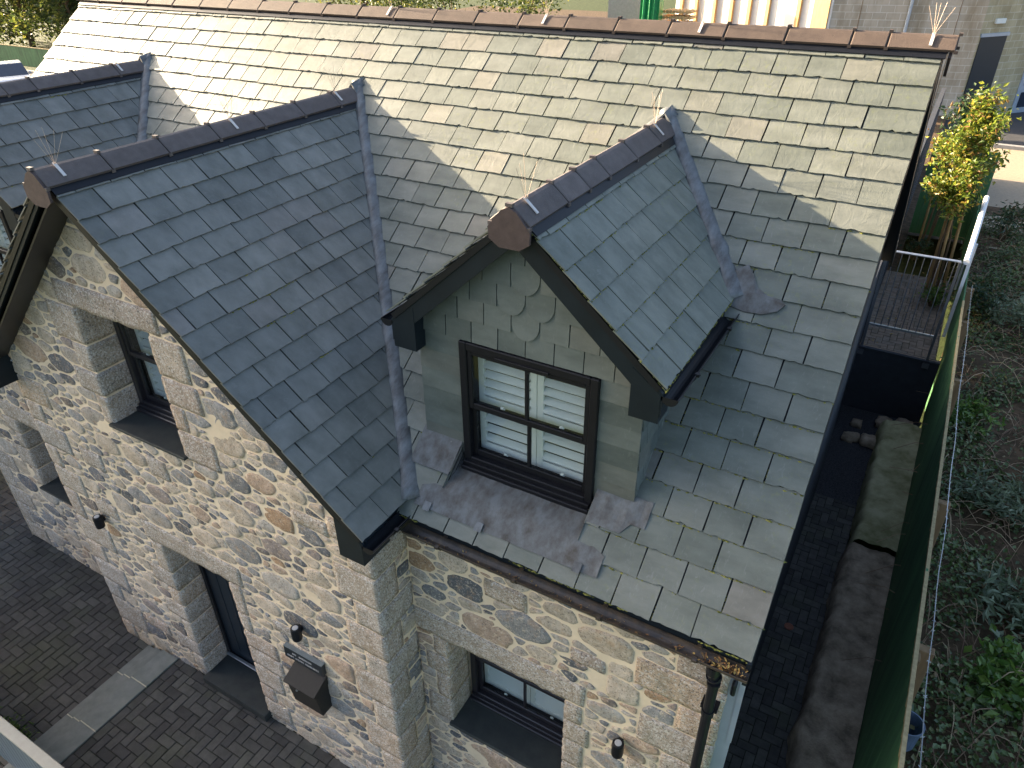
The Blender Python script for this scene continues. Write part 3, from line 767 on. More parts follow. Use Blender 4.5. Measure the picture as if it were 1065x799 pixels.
# wing left corner
z = GL + .01; alt = 1
while z < 3.5:
    h = rq.uniform(.25, .42); lf, ls = (rq.uniform(.42, .58), .2) if alt % 2 == 0 else (rq.uniform(.2, .28), .4)
    blk(gb, XL - P_, XL + lf, FW - P_, FW + ls, z, z + h - .018); obsW.append((XL - .1, XL + lf, z, z + h - .012)); z += h; alt += 1
def jambs(op, yf, mbx, obs, top=.24, lw=.16, rw=.18, seedv=1, side_w=(.16, .42)):
    x0, x1, z0, z1 = op; r = random.Random(seedv)
    z = z0 - .02; k = r.randint(0, 1)
    while z < z1 - .06:
        h = min(r.uniform(.24, .36), z1 - z)
        if z1 - z - h < .12: h = z1 - z
        w = side_w[1] * r.uniform(.8, 1.1) if k % 2 else side_w[0] * r.uniform(.85, 1.3)
        blk(mbx, x0 - w, x0 + .012, yf - P_, yf + DEP - .03, z, z + h - .016); obs.append((x0 - w, x0, z, z + h - .012))
        w = side_w[1] * r.uniform(.8, 1.1) if (k + r.randint(0, 1)) % 2 else side_w[0] * r.uniform(.85, 1.3)
        blk(mbx, x1 - .012, x1 + w, yf - P_, yf + DEP - .03, z, z + h - .016); obs.append((x1, x1 + w, z, z + h - .012))
        z += h; k += 1
    blk(mbx, x0 - lw, x1 + rw, yf - P_ * 1.1, yf + DEP - .03, z1, z1 + top, amp=.010); obs.append((x0 - lw, x1 + rw, z1, z1 + top))
    obs.append((x0, x1, z0 - .03, z1))
jambs(op_w1, FW, gb, obsW, .22, .17, .15, 3)
jambs(op_door, FW, gb, obsW, .25, .22, .20, 4)
jambs(op_rw, FR, gbm, obsR, .25, .42, .16, 5, (.14, .24))
jambs(op_lw, FR + .02, gbm, obsL, .25, .2, .1, 6, (.14, .3))
# right corner quoins of the main wall
z = .02; alt = 0
while z < 3.5:
    h = min(rq.uniform(.28, .42), 3.56 - z); w = rq.uniform(.42, .6) if alt % 2 == 0 else rq.uniform(.26, .34)
    if h < .08: break
    blk(gbm, -.14 - w, -.13 + P_, FR - P_, FR + .3, z, z + h - .018); obsR.append((-.14 - w, 0, z, z + h - .012)); z += h; alt += 1
z = GL + .01; alt = 0
while z < 3.5:
    h = min(rq.uniform(.28, .42), 3.56 - z); w = rq.uniform(.42, .55) if alt % 2 == 0 else rq.uniform(.22, .3)
    if h < .08: break
    blk(gbm, -W + .1 - P_, -W + .1 + w, FR + .02 - P_, FR + .3, z, z + h - .018); obsL.append((-W, -W + .1 + w, z, z + h - .012)); z += h; alt += 1
# a few large dressed blocks scattered in the rubble
def scatter(mbx, yf, lst, obs):
    for (x, z, w, h) in lst:
        if any(x - w / 2 < o[1] and x + w / 2 > o[0] and z - h / 2 < o[3] and z + h / 2 > o[2] for o in obs): continue
        blk(mbx, x - w / 2, x + w / 2, yf - P_ * 1.2, yf + .05, z - h / 2, z + h / 2, r=.02, amp=.012); obs.append((x - w / 2, x + w / 2, z - h / 2, z + h / 2))
rs = random.Random(77); L1 = []
for _ in range(34): L1.append((rs.uniform(XL + .3, XR - .3), rs.uniform(.1, 4.6), rs.uniform(.26, .46), rs.uniform(.14, .24)))
L1 = [q for q in L1 if q[1] + q[3] / 2 < RW - .25 - (abs(q[0] - XW) + q[2] / 2) * TW]
scatter(gb, FW, L1, obsW)
scatter(gbm, FR, [(rs.uniform(XR + .2, -.3), rs.uniform(.1, 3.4), rs.uniform(.24, .42), rs.uniform(.13, .2)) for _ in range(10)], obsR)
scatter(gbm, FR + .02, [(rs.uniform(-W + .4, XL - .2), rs.uniform(.1, 3.2), rs.uniform(.24, .42), rs.uniform(.13, .2)) for _ in range(8)], obsL)
obj('granite_blocks', gb, M_GRANITE, wingwall, smooth=True)
obj('granite_blocks', gbm, M_GRANITE, mainwall, smooth=True)
rb = MB()
rubble(rb, Vector((0, FW, 0)), X, Z, -Y, gab, obsW, 101)
# side return of the wing
rubble(rb, Vector((XR, 0, 0)), Y, Z, X, [(FW, 0), (FR, 0), (FR, 3.66), (FW, 3.66)], obsS, 102, big=.8)
obj('rubble_stones', rb, M_RUBBLE, wingwall, smooth=True)
rb = MB()
rubble(rb, Vector((0, FR, 0)), X, Z, -Y, recR, obsR, 103, big=1.05)
rubble(rb, Vector((0, FR + .02, 0)), X, Z, -Y, recL, obsL, 104)
obj('rubble_stones', rb, M_RUBBLE, mainwall, smooth=True)

# --- dormer boxes
def dormer(xd, seed):
    hw = .81; yf = .5; Ed, td, rz = DORM['Ed'], DORM['td'], rzd
    x0, x1 = xd - hw, xd + hw
    wx0, wx1, wz0, wz1 = xd - .475, xd + .535, 3.99, 5.045
    mb = MB()   # body sheet
    zt = rz - .14
    reg = [(x0, 4.05), (x1, 4.05), (x1, zt - hw * td + .02), (xd, zt), (x0, zt - hw * td + .02)]
    sheet_with_holes(mb, Vector((0, yf + .02, 0)), X, Z, -Y, reg, [(wx0 + .03, wx1 - .03, 3.9, wz1 - .03)])
    for xx, s in ((x0 + .02, -1), (x1 - .02, 1)):
        mb.poly([(xx, yf + .02, 4.0), (xx, 1.95, 5.3), (xx, 1.75, 5.3), (xx, yf + .02, 5.12)])
    body = obj('dormer', mb, M_REAR, house)
    # hung slates on the face
    rnd = random.Random(seed); fb = MB(); g = .153; w = .2
    clips = [(td / math.hypot(td, 1), 1 / math.hypot(td, 1), (zt + .02 + td * xd) / math.hypot(td, 1)), (-td / math.hypot(td, 1), 1 / math.hypot(td, 1), (zt + .02 - td * xd) / math.hypot(td, 1)),
             (0, -1, -4.1)]
    OO = Vector((0, yf, 0)); zs = 5.045 - 6 * g + .005
    hole = (wx0 - .0, wx1 + .0, 3.8, wz1)
    rounds = {6: [], 7: [0], 8: [-.5, .5], 9: [0], 10: []}
    for k in range(-1, 12):
        z0 = zs + k * g; z1 = z0 + g + .09
        off = .5 if k % 2 == 0 else 0
        cxs = [xd + .02 + (i + off) * w for i in range(-5, 6)]
        for cx in cxs:
            a, b = max(cx - w / 2 + .0035, x0 - .006), min(cx + w / 2 - .0035, x1 + .006)
            if k < 6:   # beside the window wide single slates
                pass
            if b - a < .02: continue
            isr = any(abs((cx - xd - .02) / w - r_) < .3 for r_ in rounds.get(k, []))
            if isr:
                p = [(cx + math.cos(t) * (w / 2 - .002), z0 + w / 2 - .02 + math.sin(t) * (w / 2 + .01)) for t in np.linspace(-PI, 0, 15)] + [(b, z1), (a, z1)]
            else: p = [(a, z0), (b, z0), (b, z1), (a, z1)]
            for c in clips: p = clip(p, *c)
            if area(p) < 1e-3: continue
            for q in subtract_rect(p, hole):
                if k < 6: continue
                slate_slab(fb, OO, X, Z, -Y, q, z0, g, .014 + (.005 if isr else 0), .011, .0015, .0015 if not isr else 0, rnd)
        if k < 6:
            for (a, b) in ((x0 - .006, wx0), (wx1, x1 + .006)):
                dz = rnd.uniform(-.004, .004); p = [(a, z0 + dz), (b, z0 + dz), (b, z1), (a, z1)]
                for c in clips: p = clip(p, *c)
                if area(p) > 1e-3: slate_slab(fb, OO, X, Z, -Y, p, z0 + dz, g, .012, .006, .001, .0015, rnd)
    # cheeks
    for xx, s in ((x1, 1), (x0, -1)):
        O3 = Vector((xx - s * .008, 0, 0))
        for k in range(-1, 9):
            z0 = zs + k * g; z1 = z0 + g + .01; u = yf + .004 - (.09 if k % 2 else 0)
            while u < 1.9:
                a, b = max(u, yf - .004), u + .19
                p = [(a, z0), (b, z0), (b, z1), (a, z1)]
                L = math.hypot(TM, 1); p = clip(p, TM / L, -1 / L, -(E0) / L); p = clip(p, 0, 1, 5.1)
                if area(p) > 5e-4: slate_slab(fb, O3, Y, Z, X * s, p, z0, g, .012, .006, .001, 0, rnd)
                u += .194
    obj('hung_slates', fb, M_HUNG, body)
    # lead: tray, apron, corner patches
    lb = MB(); t1 = Vector((0, CM, SM))
    def rp(x, y, off=.03): return Vector((x, y, E0 + y * TM)) + RN * off
    nx = 26; rows = []
    xa, xb = xd - .50, xd + .56
    path = [(.52, 4.035), (.45, 4.03), (.34, 4.00), (.25, 3.985), (.20, None), (.13, None), (.085, None)]
    for (y, zz) in path:
        row = []
        for i in range(nx + 1):
            f = i / nx; x = xa + (xb - xa) * f
            if zz is None: x = xd - .66 + (1.42) * f
            if zz is None:
                p = rp(x, y + .003 * noise.noise(Vector((x * 6, y * 9, seed))) + f * .0, .030)
            else: p = Vector((x, y, zz))
            p = p + Z * (.006 * noise.noise(Vector((x * 9, y * 14, seed))))
            row.append(p)
        rows.append(row)
    m = nx + 1; lb.add([p for r_ in rows for p in r_], [(j * m + i, (j + 1) * m + i, (j + 1) * m + i + 1, j * m + i + 1) for j in range(len(rows) - 1) for i in range(nx)])
    # side upstands of the tray
    for xx, s in ((xa, -1), (xb, 1)):
        lb.add([(xx, .52, 4.02), (xx, .22, 3.96), rp(xx, .22, .03), rp(xx, .52, .03)], [(0, 1, 2, 3)])
    ap = obj('lead_apron', lb, M_LEADM, body, smooth=True)
    for (ax0, ax1, ay0, ay1, cut) in ((xd + .56, xd + .94, .33, .53, .10), (xd - .84, xd - .50, .30, .53, 0)):
        pb = MB(); n1, n2 = 8, 5; vs = []
        for j in range(n2 + 1):
            for i in range(n1 + 1):
                x = ax0 + (ax1 - ax0) * i / n1; y = ay0 + (ay1 - ay0) * j / n2
                if cut and i > n1 * .65: y = y + .06 * (1 - j / n2)
                vs.append(rp(x, y, .030 + .006 * noise.noise(Vector((x * 12, y * 15, seed)))))
        k = len(vs); base = [v - RN * .012 for v in vs]
        mm_ = n1 + 1
        pb.add(vs + base, [(j * mm_ + i, j * mm_ + i + 1, (j + 1) * mm_ + i + 1, (j + 1) * mm_ + i) for j in range(n2) for i in range(n1)] +
               [(i + 1, i, k + i, k + i + 1) for i in range(n1)] + [(j * mm_, (j + 1) * mm_, k + (j + 1) * mm_, k + j * mm_) for j in range(n2)] + [((j + 1) * mm_ + n1, j * mm_ + n1, k + j * mm_ + n1, k + (j + 1) * mm_ + n1) for j in range(n2)])
        obj('lead_soaker', pb, M_LEADM, body, smooth=False)
    for x in (xd - .55, xd - .12, xd + .62):
        c = rp(x, .10, .038); cb = MB()
        cb.prism([c - X * .028 - t1 * .035, c + X * .028 - t1 * .035, c + X * .028 + t1 * .03, c - X * .028 + t1 * .03], RN * .004)
        obj('lead_clip', cb, M_LEAD, body)
    # lead dressed round the eave end on the main roof
    if seed == 1:
        fl = MB(); yy = (Ed - E0) / TM; pts = []
        for a, b in ((-.02, -.055), (.10, -.075), (.22, -.07), (.31, -.035), (.345, .01), (.30, .035), (.22, .04), (.14, .075), (.09, .14), (.03, .20), (-.04, .16), (-.06, .05)):
            pts.append(rp(xd + DORM['hd'] + a, yy + b, .034 + .004 * noise.noise(Vector((a * 20, b * 20, 3)))))
        c = sum(pts, Vector()) / len(pts) + RN * .012; n = len(pts)
        fl.add(pts + [c] + [p - RN * .012 for p in pts], [(i, (i + 1) % n, n) for i in range(n)] + [((i + 1) % n, i, n + 1 + i, n + 1 + (i + 1) % n) for i in range(n)])
        obj('lead_flashing', fl, M_LEADM, house)
    return wx0, wx1, wz0, wz1

# --- windows
def window(x0, x1, z0, z1, yf, mat=M_FRAME, sash=True, slope=12, fw=.058, clips=True, bars=1, split=.5, cill=True, name='window', topopen=False):
    fr = MB(); d = .085
    B = .006
    fr.box(x0, x0 + fw, yf, yf + d, z0, z1, bev=B); fr.box(x1 - fw, x1, yf, yf + d, z0, z1, bev=B)
    fr.box(x0 + fw - .002, x1 - fw + .002, yf + .001, yf + d, z1 - fw, z1, bev=B); fr.box(x0 + fw - .002, x1 - fw + .002, yf + .001, yf + d, z0, z0 + fw, bev=B)
    if cill: fr.box(x0 - .0, x1 + .0, yf - .05, yf + .04, z0 - .055, z0 - .0, bev=B); fr.box(x0 + .01, x1 - .01, yf - .025, yf + .03, z0 - .001, z0 + .028, bev=.004)
    w = obj(name, fr, mat, house)
    zm = z0 + fw + (z1 - z0 - 2 * fw) * split
    ix0, ix1, iz0, iz1 = x0 + fw, x1 - fw, z0 + fw, z1 - fw
    # upper sash in front, lower sash behind
    for (a, b, yo, nm) in ((zm - .018, iz1, .012, 'up'), (iz0, zm + .018, .045, 'lo')):
        sb = MB(); s = .034
        bt = .046 if nm == 'up' else .05
        sb.box(ix0, ix0 + s, yf + yo, yf + yo + .032, a, b, bev=.004); sb.box(ix1 - s, ix1, yf + yo, yf + yo + .032, a, b, bev=.004)
        sb.box(ix0 + s, ix1 - s, yf + yo + .001, yf + yo + .031, b - s, b, bev=.004); sb.box(ix0 + s, ix1 - s, yf + yo + .001, yf + yo + .031, a, a + bt, bev=.004)
        if bars:
            xm = (x0 + x1) / 2; sb.box(xm - .012, xm + .012, yf + yo + .002, yf + yo + .028, a + bt, b - s, bev=.003)
        so = obj('sash', sb, mat, w)
        gl = MB(); gl.box(ix0 + s, ix1 - s, yf + yo + .014, yf + yo + .020, a + bt, b - s); obj('pane', gl, M_GLASS, w)
        lk = MB()
        for xx in (ix0 + (ix1 - ix0) * .27, ix0 + (ix1 - ix0) * .77): lk.box(xx - .012, xx + .012, yf + yo + .036, yf + yo + .05, a + bt - .006, a + bt + .012, bev=.003); lk.box(xx - .018, xx + .018, yf + yo + .04, yf + yo + .055, a + bt - .012, a + bt - .002, bev=.003)
        obj('sash_lock', lk, M_WHITE, w)
    if topopen:
        tb = MB(); tb.box((x0 + x1) / 2 - .22, (x0 + x1) / 2 + .17, yf - .012, yf + .01, z1 - fw - .006, z1 - fw + .014, bev=.003); obj('trickle_vent', tb, mat, w)
    # louvred shutters behind
    ys = yf + .125
    xm = (x0 + x1) / 2 + .03
    for (a, b) in ((ix0 + .01, xm - .012), (xm - .008, ix1 - .005)):
        sh = MB(); st = .048
        sh.box(a, a + st, ys, ys + .028, iz0 + .01, iz1, bev=.003); sh.box(b - st, b, ys, ys + .028, iz0 + .01, iz1, bev=.003)
        for (p, q) in ((iz0 + .012, iz0 + .075), (zm - .03, zm + .03), (iz1 - .05, iz1)): sh.box(a + st, b - st, ys + .002, ys + .026, p, q)
        for (p, q) in ((iz0 + .075, zm - .03), (zm + .03, iz1 - .05)):
            n = max(3, int(round((q - p) / .078)))
            for i in range(n):
                c = p + (q - p) * (i + .5) / n; h = .029; t = math.radians(28)
                dy, dz = h * math.cos(t), h * math.sin(t)
                sh.prism([(a + st, ys + .014 - dy, c - dz), (a + st, ys + .014 + dy, c + dz), (a + st, ys + .014 + dy - .004, c + dz + .006), (a + st, ys + .014 - dy - .004, c - dz + .006)], (b - a - 2 * st, 0, 0))
        obj('shutter', sh, M_WHITE, w)
    # near-black box, shade of the unlit room put into its colour
    rm = MB(); rm.poly([(x0, ys + .35, z0 - .05), (x1, ys + .35, z0 - .05), (x1, ys + .35, z1), (x0, ys + .35, z1)])
    for xx in (x0, x1): rm.poly([(xx, yf + d, z0 - .05), (xx, yf + d, z1), (xx, ys + .35, z1), (xx, ys + .35, z0 - .05)])
    for zz in (z0 - .05, z1): rm.poly([(x0, yf + d, zz), (x1, yf + d, zz), (x1, ys + .35, zz), (x0, ys + .35, zz)])
    obj('unlit_room_box', rm, M_DARKROOM, w)
    return w
for i, xd in enumerate((DORM['xd'], DORM2X)):
    a, b, c, d_ = dormer(xd, 1 + i * 8)
    window(a, b, c + .06, d_, .455, M_FRAMEP, topopen=True, name='dormer_window')
window(op_w1[0] + .01, op_w1[1] - .01, op_w1[2] + .06, op_w1[3] - .01, FW + .26)
window(op_rw[0] + .02, op_rw[1] - .02, op_rw[2] + .03, op_rw[3] - .01, FR + .30)
window(op_lw[0] + .02, op_lw[1] - .02, op_lw[2] + .06, op_lw[3] - .01, FR + .30)
# slate sills
mb = MB(); mb.box(op_w1[0] - .03, op_w1[1] + .02, FW - .05, FW + .262, op_w1[2] - .012, op_w1[2] + .018, bev=.004); obj('window_sill', mb, M_SILL, house)
mb = MB(); mb.box(op_rw[0] - .01, op_rw[1] + .01, FR - .05, FR + .302, op_rw[2] - .03, op_rw[2] + .008, bev=.004); obj('window_sill', mb, M_SILL, house)
mb = MB(); mb.box(op_lw[0] - .01, op_lw[1] + .02, FR - .05, FR + .302, op_lw[2] - .012, op_lw[2] + .018, bev=.004); obj('window_sill', mb, M_SILL, house)
# door
mb = MB(); dx0, dx1 = op_door[0] + .02, op_door[1] - .02; yd = FW + .27
mb.box(dx0, dx0 + .055, yd, yd + .07, .13, 2.13, bev=.004); mb.box(dx1 - .055, dx1, yd, yd + .07, .13, 2.13, bev=.004); mb.box(dx0 + .05, dx1 - .05, yd + .001, yd + .07, 2.07, 2.13, bev=.004)
mb.box(dx0 + .05, dx1 - .05, yd + .0, yd + .07, .13, .19, bev=.003)
door = obj('door', mb, M_BLACK, house)
mb = MB(); mb.box(dx0 + .057, dx1 - .057, yd + .025, yd + .065, .19, 2.068); 
for k in range(1, 5): 
    xx = dx0 + .057 + (dx1 - dx0 - .114) * k / 5; mb.box(xx - .003, xx + .003, yd + .021, yd + .0255, .3, 1.98)
obj('door_leaf', mb, M_DOOR, door)
mb = MB(); mb.box(dx0 + .03, dx1 - .03, yd - .035, yd + .0, .192, .212, bev=.003); obj('threshold_strip', mb, M_METAL, door)
mb = MB(); mb.tube([(dx1 - .13, yd - .03, 1.12), (dx1 - .13, yd - .03, 1.30)], .01, 8); mb.box(dx1 - .145, dx1 - .115, yd - .03, yd + .026, 1.125, 1.14); mb.box(dx1 - .145, dx1 - .115, yd - .03, yd + .026, 1.28, 1.295); obj('handle', mb, M_METAL, door)
mb = MB(); mb.box(op_door[0] - .0, op_door[1] + .015, FW - .09, yd - .0, .02, .125, bev=.005); obj('door_step', mb, M_SILL, house)
# soil pipe / downpipe
mb = MB(); px, py = -.195, .115
mb.tube([(px, -.035, E0 - .11), (px, -.035, E0 - .17), (px, .0, E0 - .24), (px, .07, E0 - .33), (px, py, E0 - .40), (px, py, .12), (px, py - .05, .05)], .034, 14)
mb.tube([(px, -.035, E0 - .1), (px, -.035, E0 - .16)], .045, 14)
for zz in (E0 - .24, E0 - .30, E0 - .36, E0 - .42): mb.tube([(px, (.0 if zz > 3.5 else (.05 if zz > 3.44 else .1)), zz), (px, (.008 if zz > 3.5 else (.06 if zz > 3.44 else .1)), zz - .02)], .043, 14)
for zz in (3.05, 1.6, .4): mb.tube([(px, py, zz), (px, py, zz - .05)], .042, 14); mb.box(px - .055, px + .055, py + .02, FR, zz - .045, zz - .01)
obj('downpipe', mb, M_BLACK, house, smooth=False)

# ================================================================ SMALL THINGS ON THE WALLS
def wall_light(x, yw, z, label):
    t = thing('wall_light', (x, yw, z), label, 'wall light', 'black outdoor wall lights')
    mb = MB(); n = 20
    for (z0, z1, r0, r1) in ((-.085, .075, .046, .046),):
        prof = [(.034, -.09), (.044, -.085), (.046, -.07), (.046, .045), (.043, .055), (.0395, .058)]
        mb.lathe((x, yw - .065, z), prof, n)
    mb.box(x - .02, x + .02, yw - .03, yw + .0, z - .03, z + .03)
    obj('lamp_body', mb, M_BLACK, t, smooth=False)
    mb = MB(); mb.lathe((x, yw - .065, z + .054), [(.028, 0), (.027, .006), (.02, .008)], n); obj('lens', mb, M_LENS, t)
wall_light(-6.49, FW - .012, 2.08, 'small black cylinder lamp on the gable wall to the left of the door')
wall_light(-3.68, FW - .012, 2.04, 'small black cylinder lamp above the mailbox and slate name plate')
wall_light(-.77, FR - .012, 2.09, 'small black cylinder lamp between the ground floor window and the downpipe')
t = thing('name_plate', (-3.70, FW - .02, 1.56), 'small dark slate name plate with two lines of white lettering above the mailbox', 'sign')
mb = MB(); mb.prism([(-3.95, FW - .012, 1.66), (-3.95, FW - .055, 1.66), (-3.95, FW - .06, 1.52), (-3.95, FW - .012, 1.52)], (.47, 0, 0)); obj('plate', mb, [M_SIGN], t)
mb = MB(); mb.box(-3.952, -3.478, FW - .056, FW - .01, 1.66, 1.668); obj('plate_edge', mb, M_SIGNTOP, t)
mb = MB(); rl = random.Random(9)
for (z, xs, xe, gaps) in ((1.618, -3.84, -3.60, (4, 5)), (1.568, -3.91, -3.52, (6, 14))):
    x = xs; k = 0
    while x < xe:
        k += 1; w = rl.choice((.007, .010, .012)); 
        if k in gaps: x += .016; continue
        yy = FW - .0555 - (1.66 - z) * .036 - .0012
        form = k % 4; h = .011
        if form == 0: mb.box(x, x + .0028, yy - .001, yy, z - h, z + h); mb.box(x, x + w, yy - .001, yy, z - .002, z + .002)
        elif form == 1: mb.box(x, x + w, yy - .001, yy, z + h - .004, z + h); mb.box(x, x + w, yy - .001, yy, z - h, z - h + .004); mb.box(x, x + .0028, yy - .001, yy, z - h + .004, z + h - .004)
        elif form == 2: mb.box(x, x + .0028, yy - .001, yy, z - h, z + h); mb.box(x + w - .0028, x + w, yy - .001, yy, z - h, z + h)
        else: mb.box(x, x + w, yy - .001, yy, z - .002, z + .002); mb.box(x + w / 2, x + w / 2 + .0028, yy - .0012, yy, z - h, z + h)
        x += w + .006
obj('lettering', mb, M_LETTER, t)
t = thing('mailbox', (-3.68, FW - .02, 1.2), 'black metal mailbox with sloping lid fixed to the stone wall beside the door', 'mailbox')
mx0, mx1, my = -3.86, -3.50, FW - .012
mb = MB(); mb.prism([(mx0, my, 1.02), (mx0, my - .13, 1.02), (mx0, my - .17, 1.36), (mx0, my, 1.36)], (mx1 - mx0, 0, 0)); obj('box_body', mb, M_BOX, t)
mb = MB(); mb.prism([(mx0 - .012, my, 1.475), (mx0 - .012, my - .195, 1.375), (mx0 - .012, my - .195, 1.362), (mx0 - .012, my, 1.362)], (mx1 - mx0 + .024, 0, 0)); obj('lid', mb, M_BOX, t)
mb = MB(); mb.tube([(-3.74, my - .165, 1.29), (-3.74, my - .176, 1.29)], .012, 12); obj('lock', mb, M_METAL, t)

# bird spikes on the ridges
def spike(p, axis, label, tp, n=5, hw=.13):
    t = thing('bird_spike', p, label, 'bird spike', 'bird spike clips along the ridges')
    x, y, z = p; mb = MB(); c = math.cos(math.atan(tp)); s = math.sin(math.atan(tp)); w = .021
    if axis == 'y':
        a = Vector((x + .015, y, z + .008)); d = Vector((c, 0, -s)); sd_ = Y; nn = Vector((s, 0, c))
    else:
        a = Vector((x, y - .02, z + .006)); d = Vector((0, -c, -s)); sd_ = X; nn = Vector((0, -s, c))
    b = a + d * .115
    mb.prism([a - sd_ * w * .5 , a + sd_ * w * .5, b + sd_ * w * .5, b - sd_ * w * .5], nn * .006); obj('clip', mb, M_CLIP, t)
    mb = MB(); r = random.Random(int(abs(x * 37 + y * 91)))
    for i in range(n):
        ang = (i - (n - 1) / 2) * .22 + r.uniform(-.06, .06)
        dr = Vector((0, 0, 1)) + (sd_ * math.sin(ang) + d * r.uniform(-.3, .25)); q = a + d * .02
        mb.tube([q, q + dr.normalized() * r.uniform(.20, .26)], .0012, 4)
    obj('wires', mb, M_WIRE, t)
tz = rzw + .05
spike((XW, -.30, tz), 'y', 'bird spike clip nearest the front cap of the wing ridge', TW)
spike((XW, 1.17, tz), 'y', 'bird spike clip midway along the wing ridge', TW)
spike((XW, 2.42, tz), 'y', 'bird spike clip at the rear end of the wing ridge beside the lead valley', TW)
spike((DORM['xd'], .47, rzd + .05), 'y', 'bird spike clip by the front cap of the right dormer ridge', DORM['td'])
spike((DORM['xd'], 2.45, rzd + .05), 'y', 'bird spike clip at the rear end of the right dormer ridge', DORM['td'])
spike((DORM2X, 2.40, rzd + .05), 'y', 'bird spike clip at the rear end of the far left dormer ridge', DORM['td'])
for xx, lb in ((-.10, 'bird spike clip on the last tile at the right end of the main ridge'), (-1.78, 'bird spike clip on the main ridge in front of the timber shed'), (-3.21, 'bird spike clip on the main ridge in front of the dark hedge'), (-4.96, 'bird spike clip on the main ridge above the wing at the top edge')):
    spike((xx, YR, ZR + .055), 'x', lb, TM)

# leaf litter in the gutter end
def leaves(mb, pts, size, rnd, up=.3, fold=.25, asp=.5):
    for p in pts:
        s = size * rnd.uniform(.6, 1.3)
        d = Vector((rnd.gauss(0, 1), rnd.gauss(0, 1), rnd.gauss(0, 1) * .7)); d.normalize()
        n = Vector((rnd.gauss(0, 1), rnd.gauss(0, 1), rnd.gauss(0, 1) + up * 4)); n = (n - d * n.dot(d)).normalized(); w = d.cross(n)
        P = Vector(p)
        mb.add([P, P + d * s * .45 + w * s * asp * .5 + n * s * fold * .3, P + d * s, P + d * s * .45 - w * s * asp * .5 + n * s * fold * .3, P + d * s * .5 - n * s * .06],
               [(0, 1, 4), (1, 2, 4), (2, 3, 4), (3, 0, 4)])
mb = MB(); r = random.Random(3)
leaves(mb, [(-.30 + .28 * r.random() ** .6, -.035 + r.uniform(-.035, .035), E0 - .085 + r.uniform(0, .03)) for _ in range(90)], .03, r)
leaves(mb, [(r.uniform(-2.4, -.1), -.035 + r.uniform(-.03, .03), E0 - .098 + r.uniform(0, .008)) for _ in range(120)], .022, r)
tag(obj('leaf_litter', mb, M_LITTER, None, (-.4, 0, E0 - .1)), 'brown fallen leaves lying in the front gutter', 'fallen leaves', kind='stuff')

# ================================================================ GROUND
mb = MB(); mb.poly([(-260, -120, -.30), (220, -120, -.30), (220, 260, -.30), (-260, 260, -.30)]); struct('ground', mb, M_GRASS)
def paving(name, region, z, mat, jmat, u=.105, org=(0, 0), kind='structure', extra=None, dz=.003, skip=None):
    """region polygon convex (x,y)"""
    mb = MB(); xs = [p[0] for p in region]; ys = [p[1] for p in region]; n = len(region)
    sg = sum(region[i][0] * region[(i + 1) % n][1] - region[(i + 1) % n][0] * region[i][1] for i in range(n))
    ed = []
    for i in range(n):
        p, q = region[i], region[(i + 1) % n]; a, b = q[1] - p[1], -(q[0] - p[0])
        if sg < 0: a, b = -a, -b
        L = math.hypot(a, b); ed.append((a / L, b / L, (a * p[0] + b * p[1]) / L))
    r = random.Random(int(z * 100) + len(name)); g = .0035
    x0, x1, y0, y1 = min(xs), max(xs), min(ys), max(ys)
    K = int(((x1 - x0) + (y1 - y0)) / u) + 4
    for i in range(-K, K):
        for j in range(-K, K):
            ox = x0 + (i + 2 * j) * u; oy = y0 + (i - 2 * j) * u
            if ox < x0 - .4 or ox > x1 + .2 or oy < y0 - .4 or oy > y1 + .2: continue
            for (a, b, c, d) in ((0, 0, 2, 1), (0, 1, 1, 3)):
                p = [(ox + a * u + g, oy + b * u + g), (ox + c * u - g, oy + b * u + g), (ox + c * u - g, oy + d * u - g), (ox + a * u + g, oy + d * u - g)]
                for e in ed: p = clip(p, e[0], e[1], e[2] - .002)
                if area(p) < 4e-4: continue
                brick(mb, p, z, r)
    if extra: extra(mb, r)
    mj = MB(); mj.poly([(x, y, z - .010) for x, y in region]);
    o = struct(name, mb, mat)
    j = obj('joint_sand', mj, jmat, o, (0, 0, 0))
    return o
def brick(mb, p, z, r, th=.045):
    cx, cy = sum(q[0] for q in p) / len(p), sum(q[1] for q in p) / len(p)
    dz = r.uniform(-.002, .002); tx, ty = r.uniform(-.012, .012), r.uniform(-.012, .012); n = len(p)
    def hh(x, y): return z + dz + tx * (x - cx) + ty * (y - cy)
    a = [(x, y, hh(x, y) - .004) for x, y in p]
    t = []
    for x, y in p:
        d = math.hypot(x - cx, y - cy); k = max(0, 1 - .006 / max(d, .01)); t.append((cx + (x - cx) * k, cy + (y - cy) * k, hh(x, y)))
    bt = [(x, y, z - th) for x, y in p]
    mb.add(t + a + bt, [tuple(range(n))] + [((i + 1) % n, i, n + i, n + (i + 1) % n) for i in range(n)] + [(n + (i + 1) % n, n + i, 2 * n + i, 2 * n + (i + 1) % n) for i in range(n)])
def soldier(x0, x1, y0, y1, along, z):
    def f(mb, r):
        g = .0035
        if along == 'y':
            y = y0
            while y < y1: brick(mb, [(x0 + g, y + g), (x1 - g, y + g), (x1 - g, y + .21 - g), (x0 + g, y + .21 - g)], z, r); y += .21
        else:
            x = x0
            while x < x1: brick(mb, [(x + g, y0 + g), (x + .21 - g, y0 + g), (x + .21 - g, y1 - g), (x + g, y1 - g)], z, r); x += .21
    return f
paving('driveway', [(-13.2, -3.2), (-6.68, -3.2), (-6.68, .3), (-13.2, 2.6)], GL, M_PAVE, M_JOINT)
def ex(mb, r): soldier(-6.09, -5.985, -3.2, -.2, 'y', 0)(mb, r); soldier(-5.985, -2.7, -.285, -.18, 'x', 0)(mb, r)
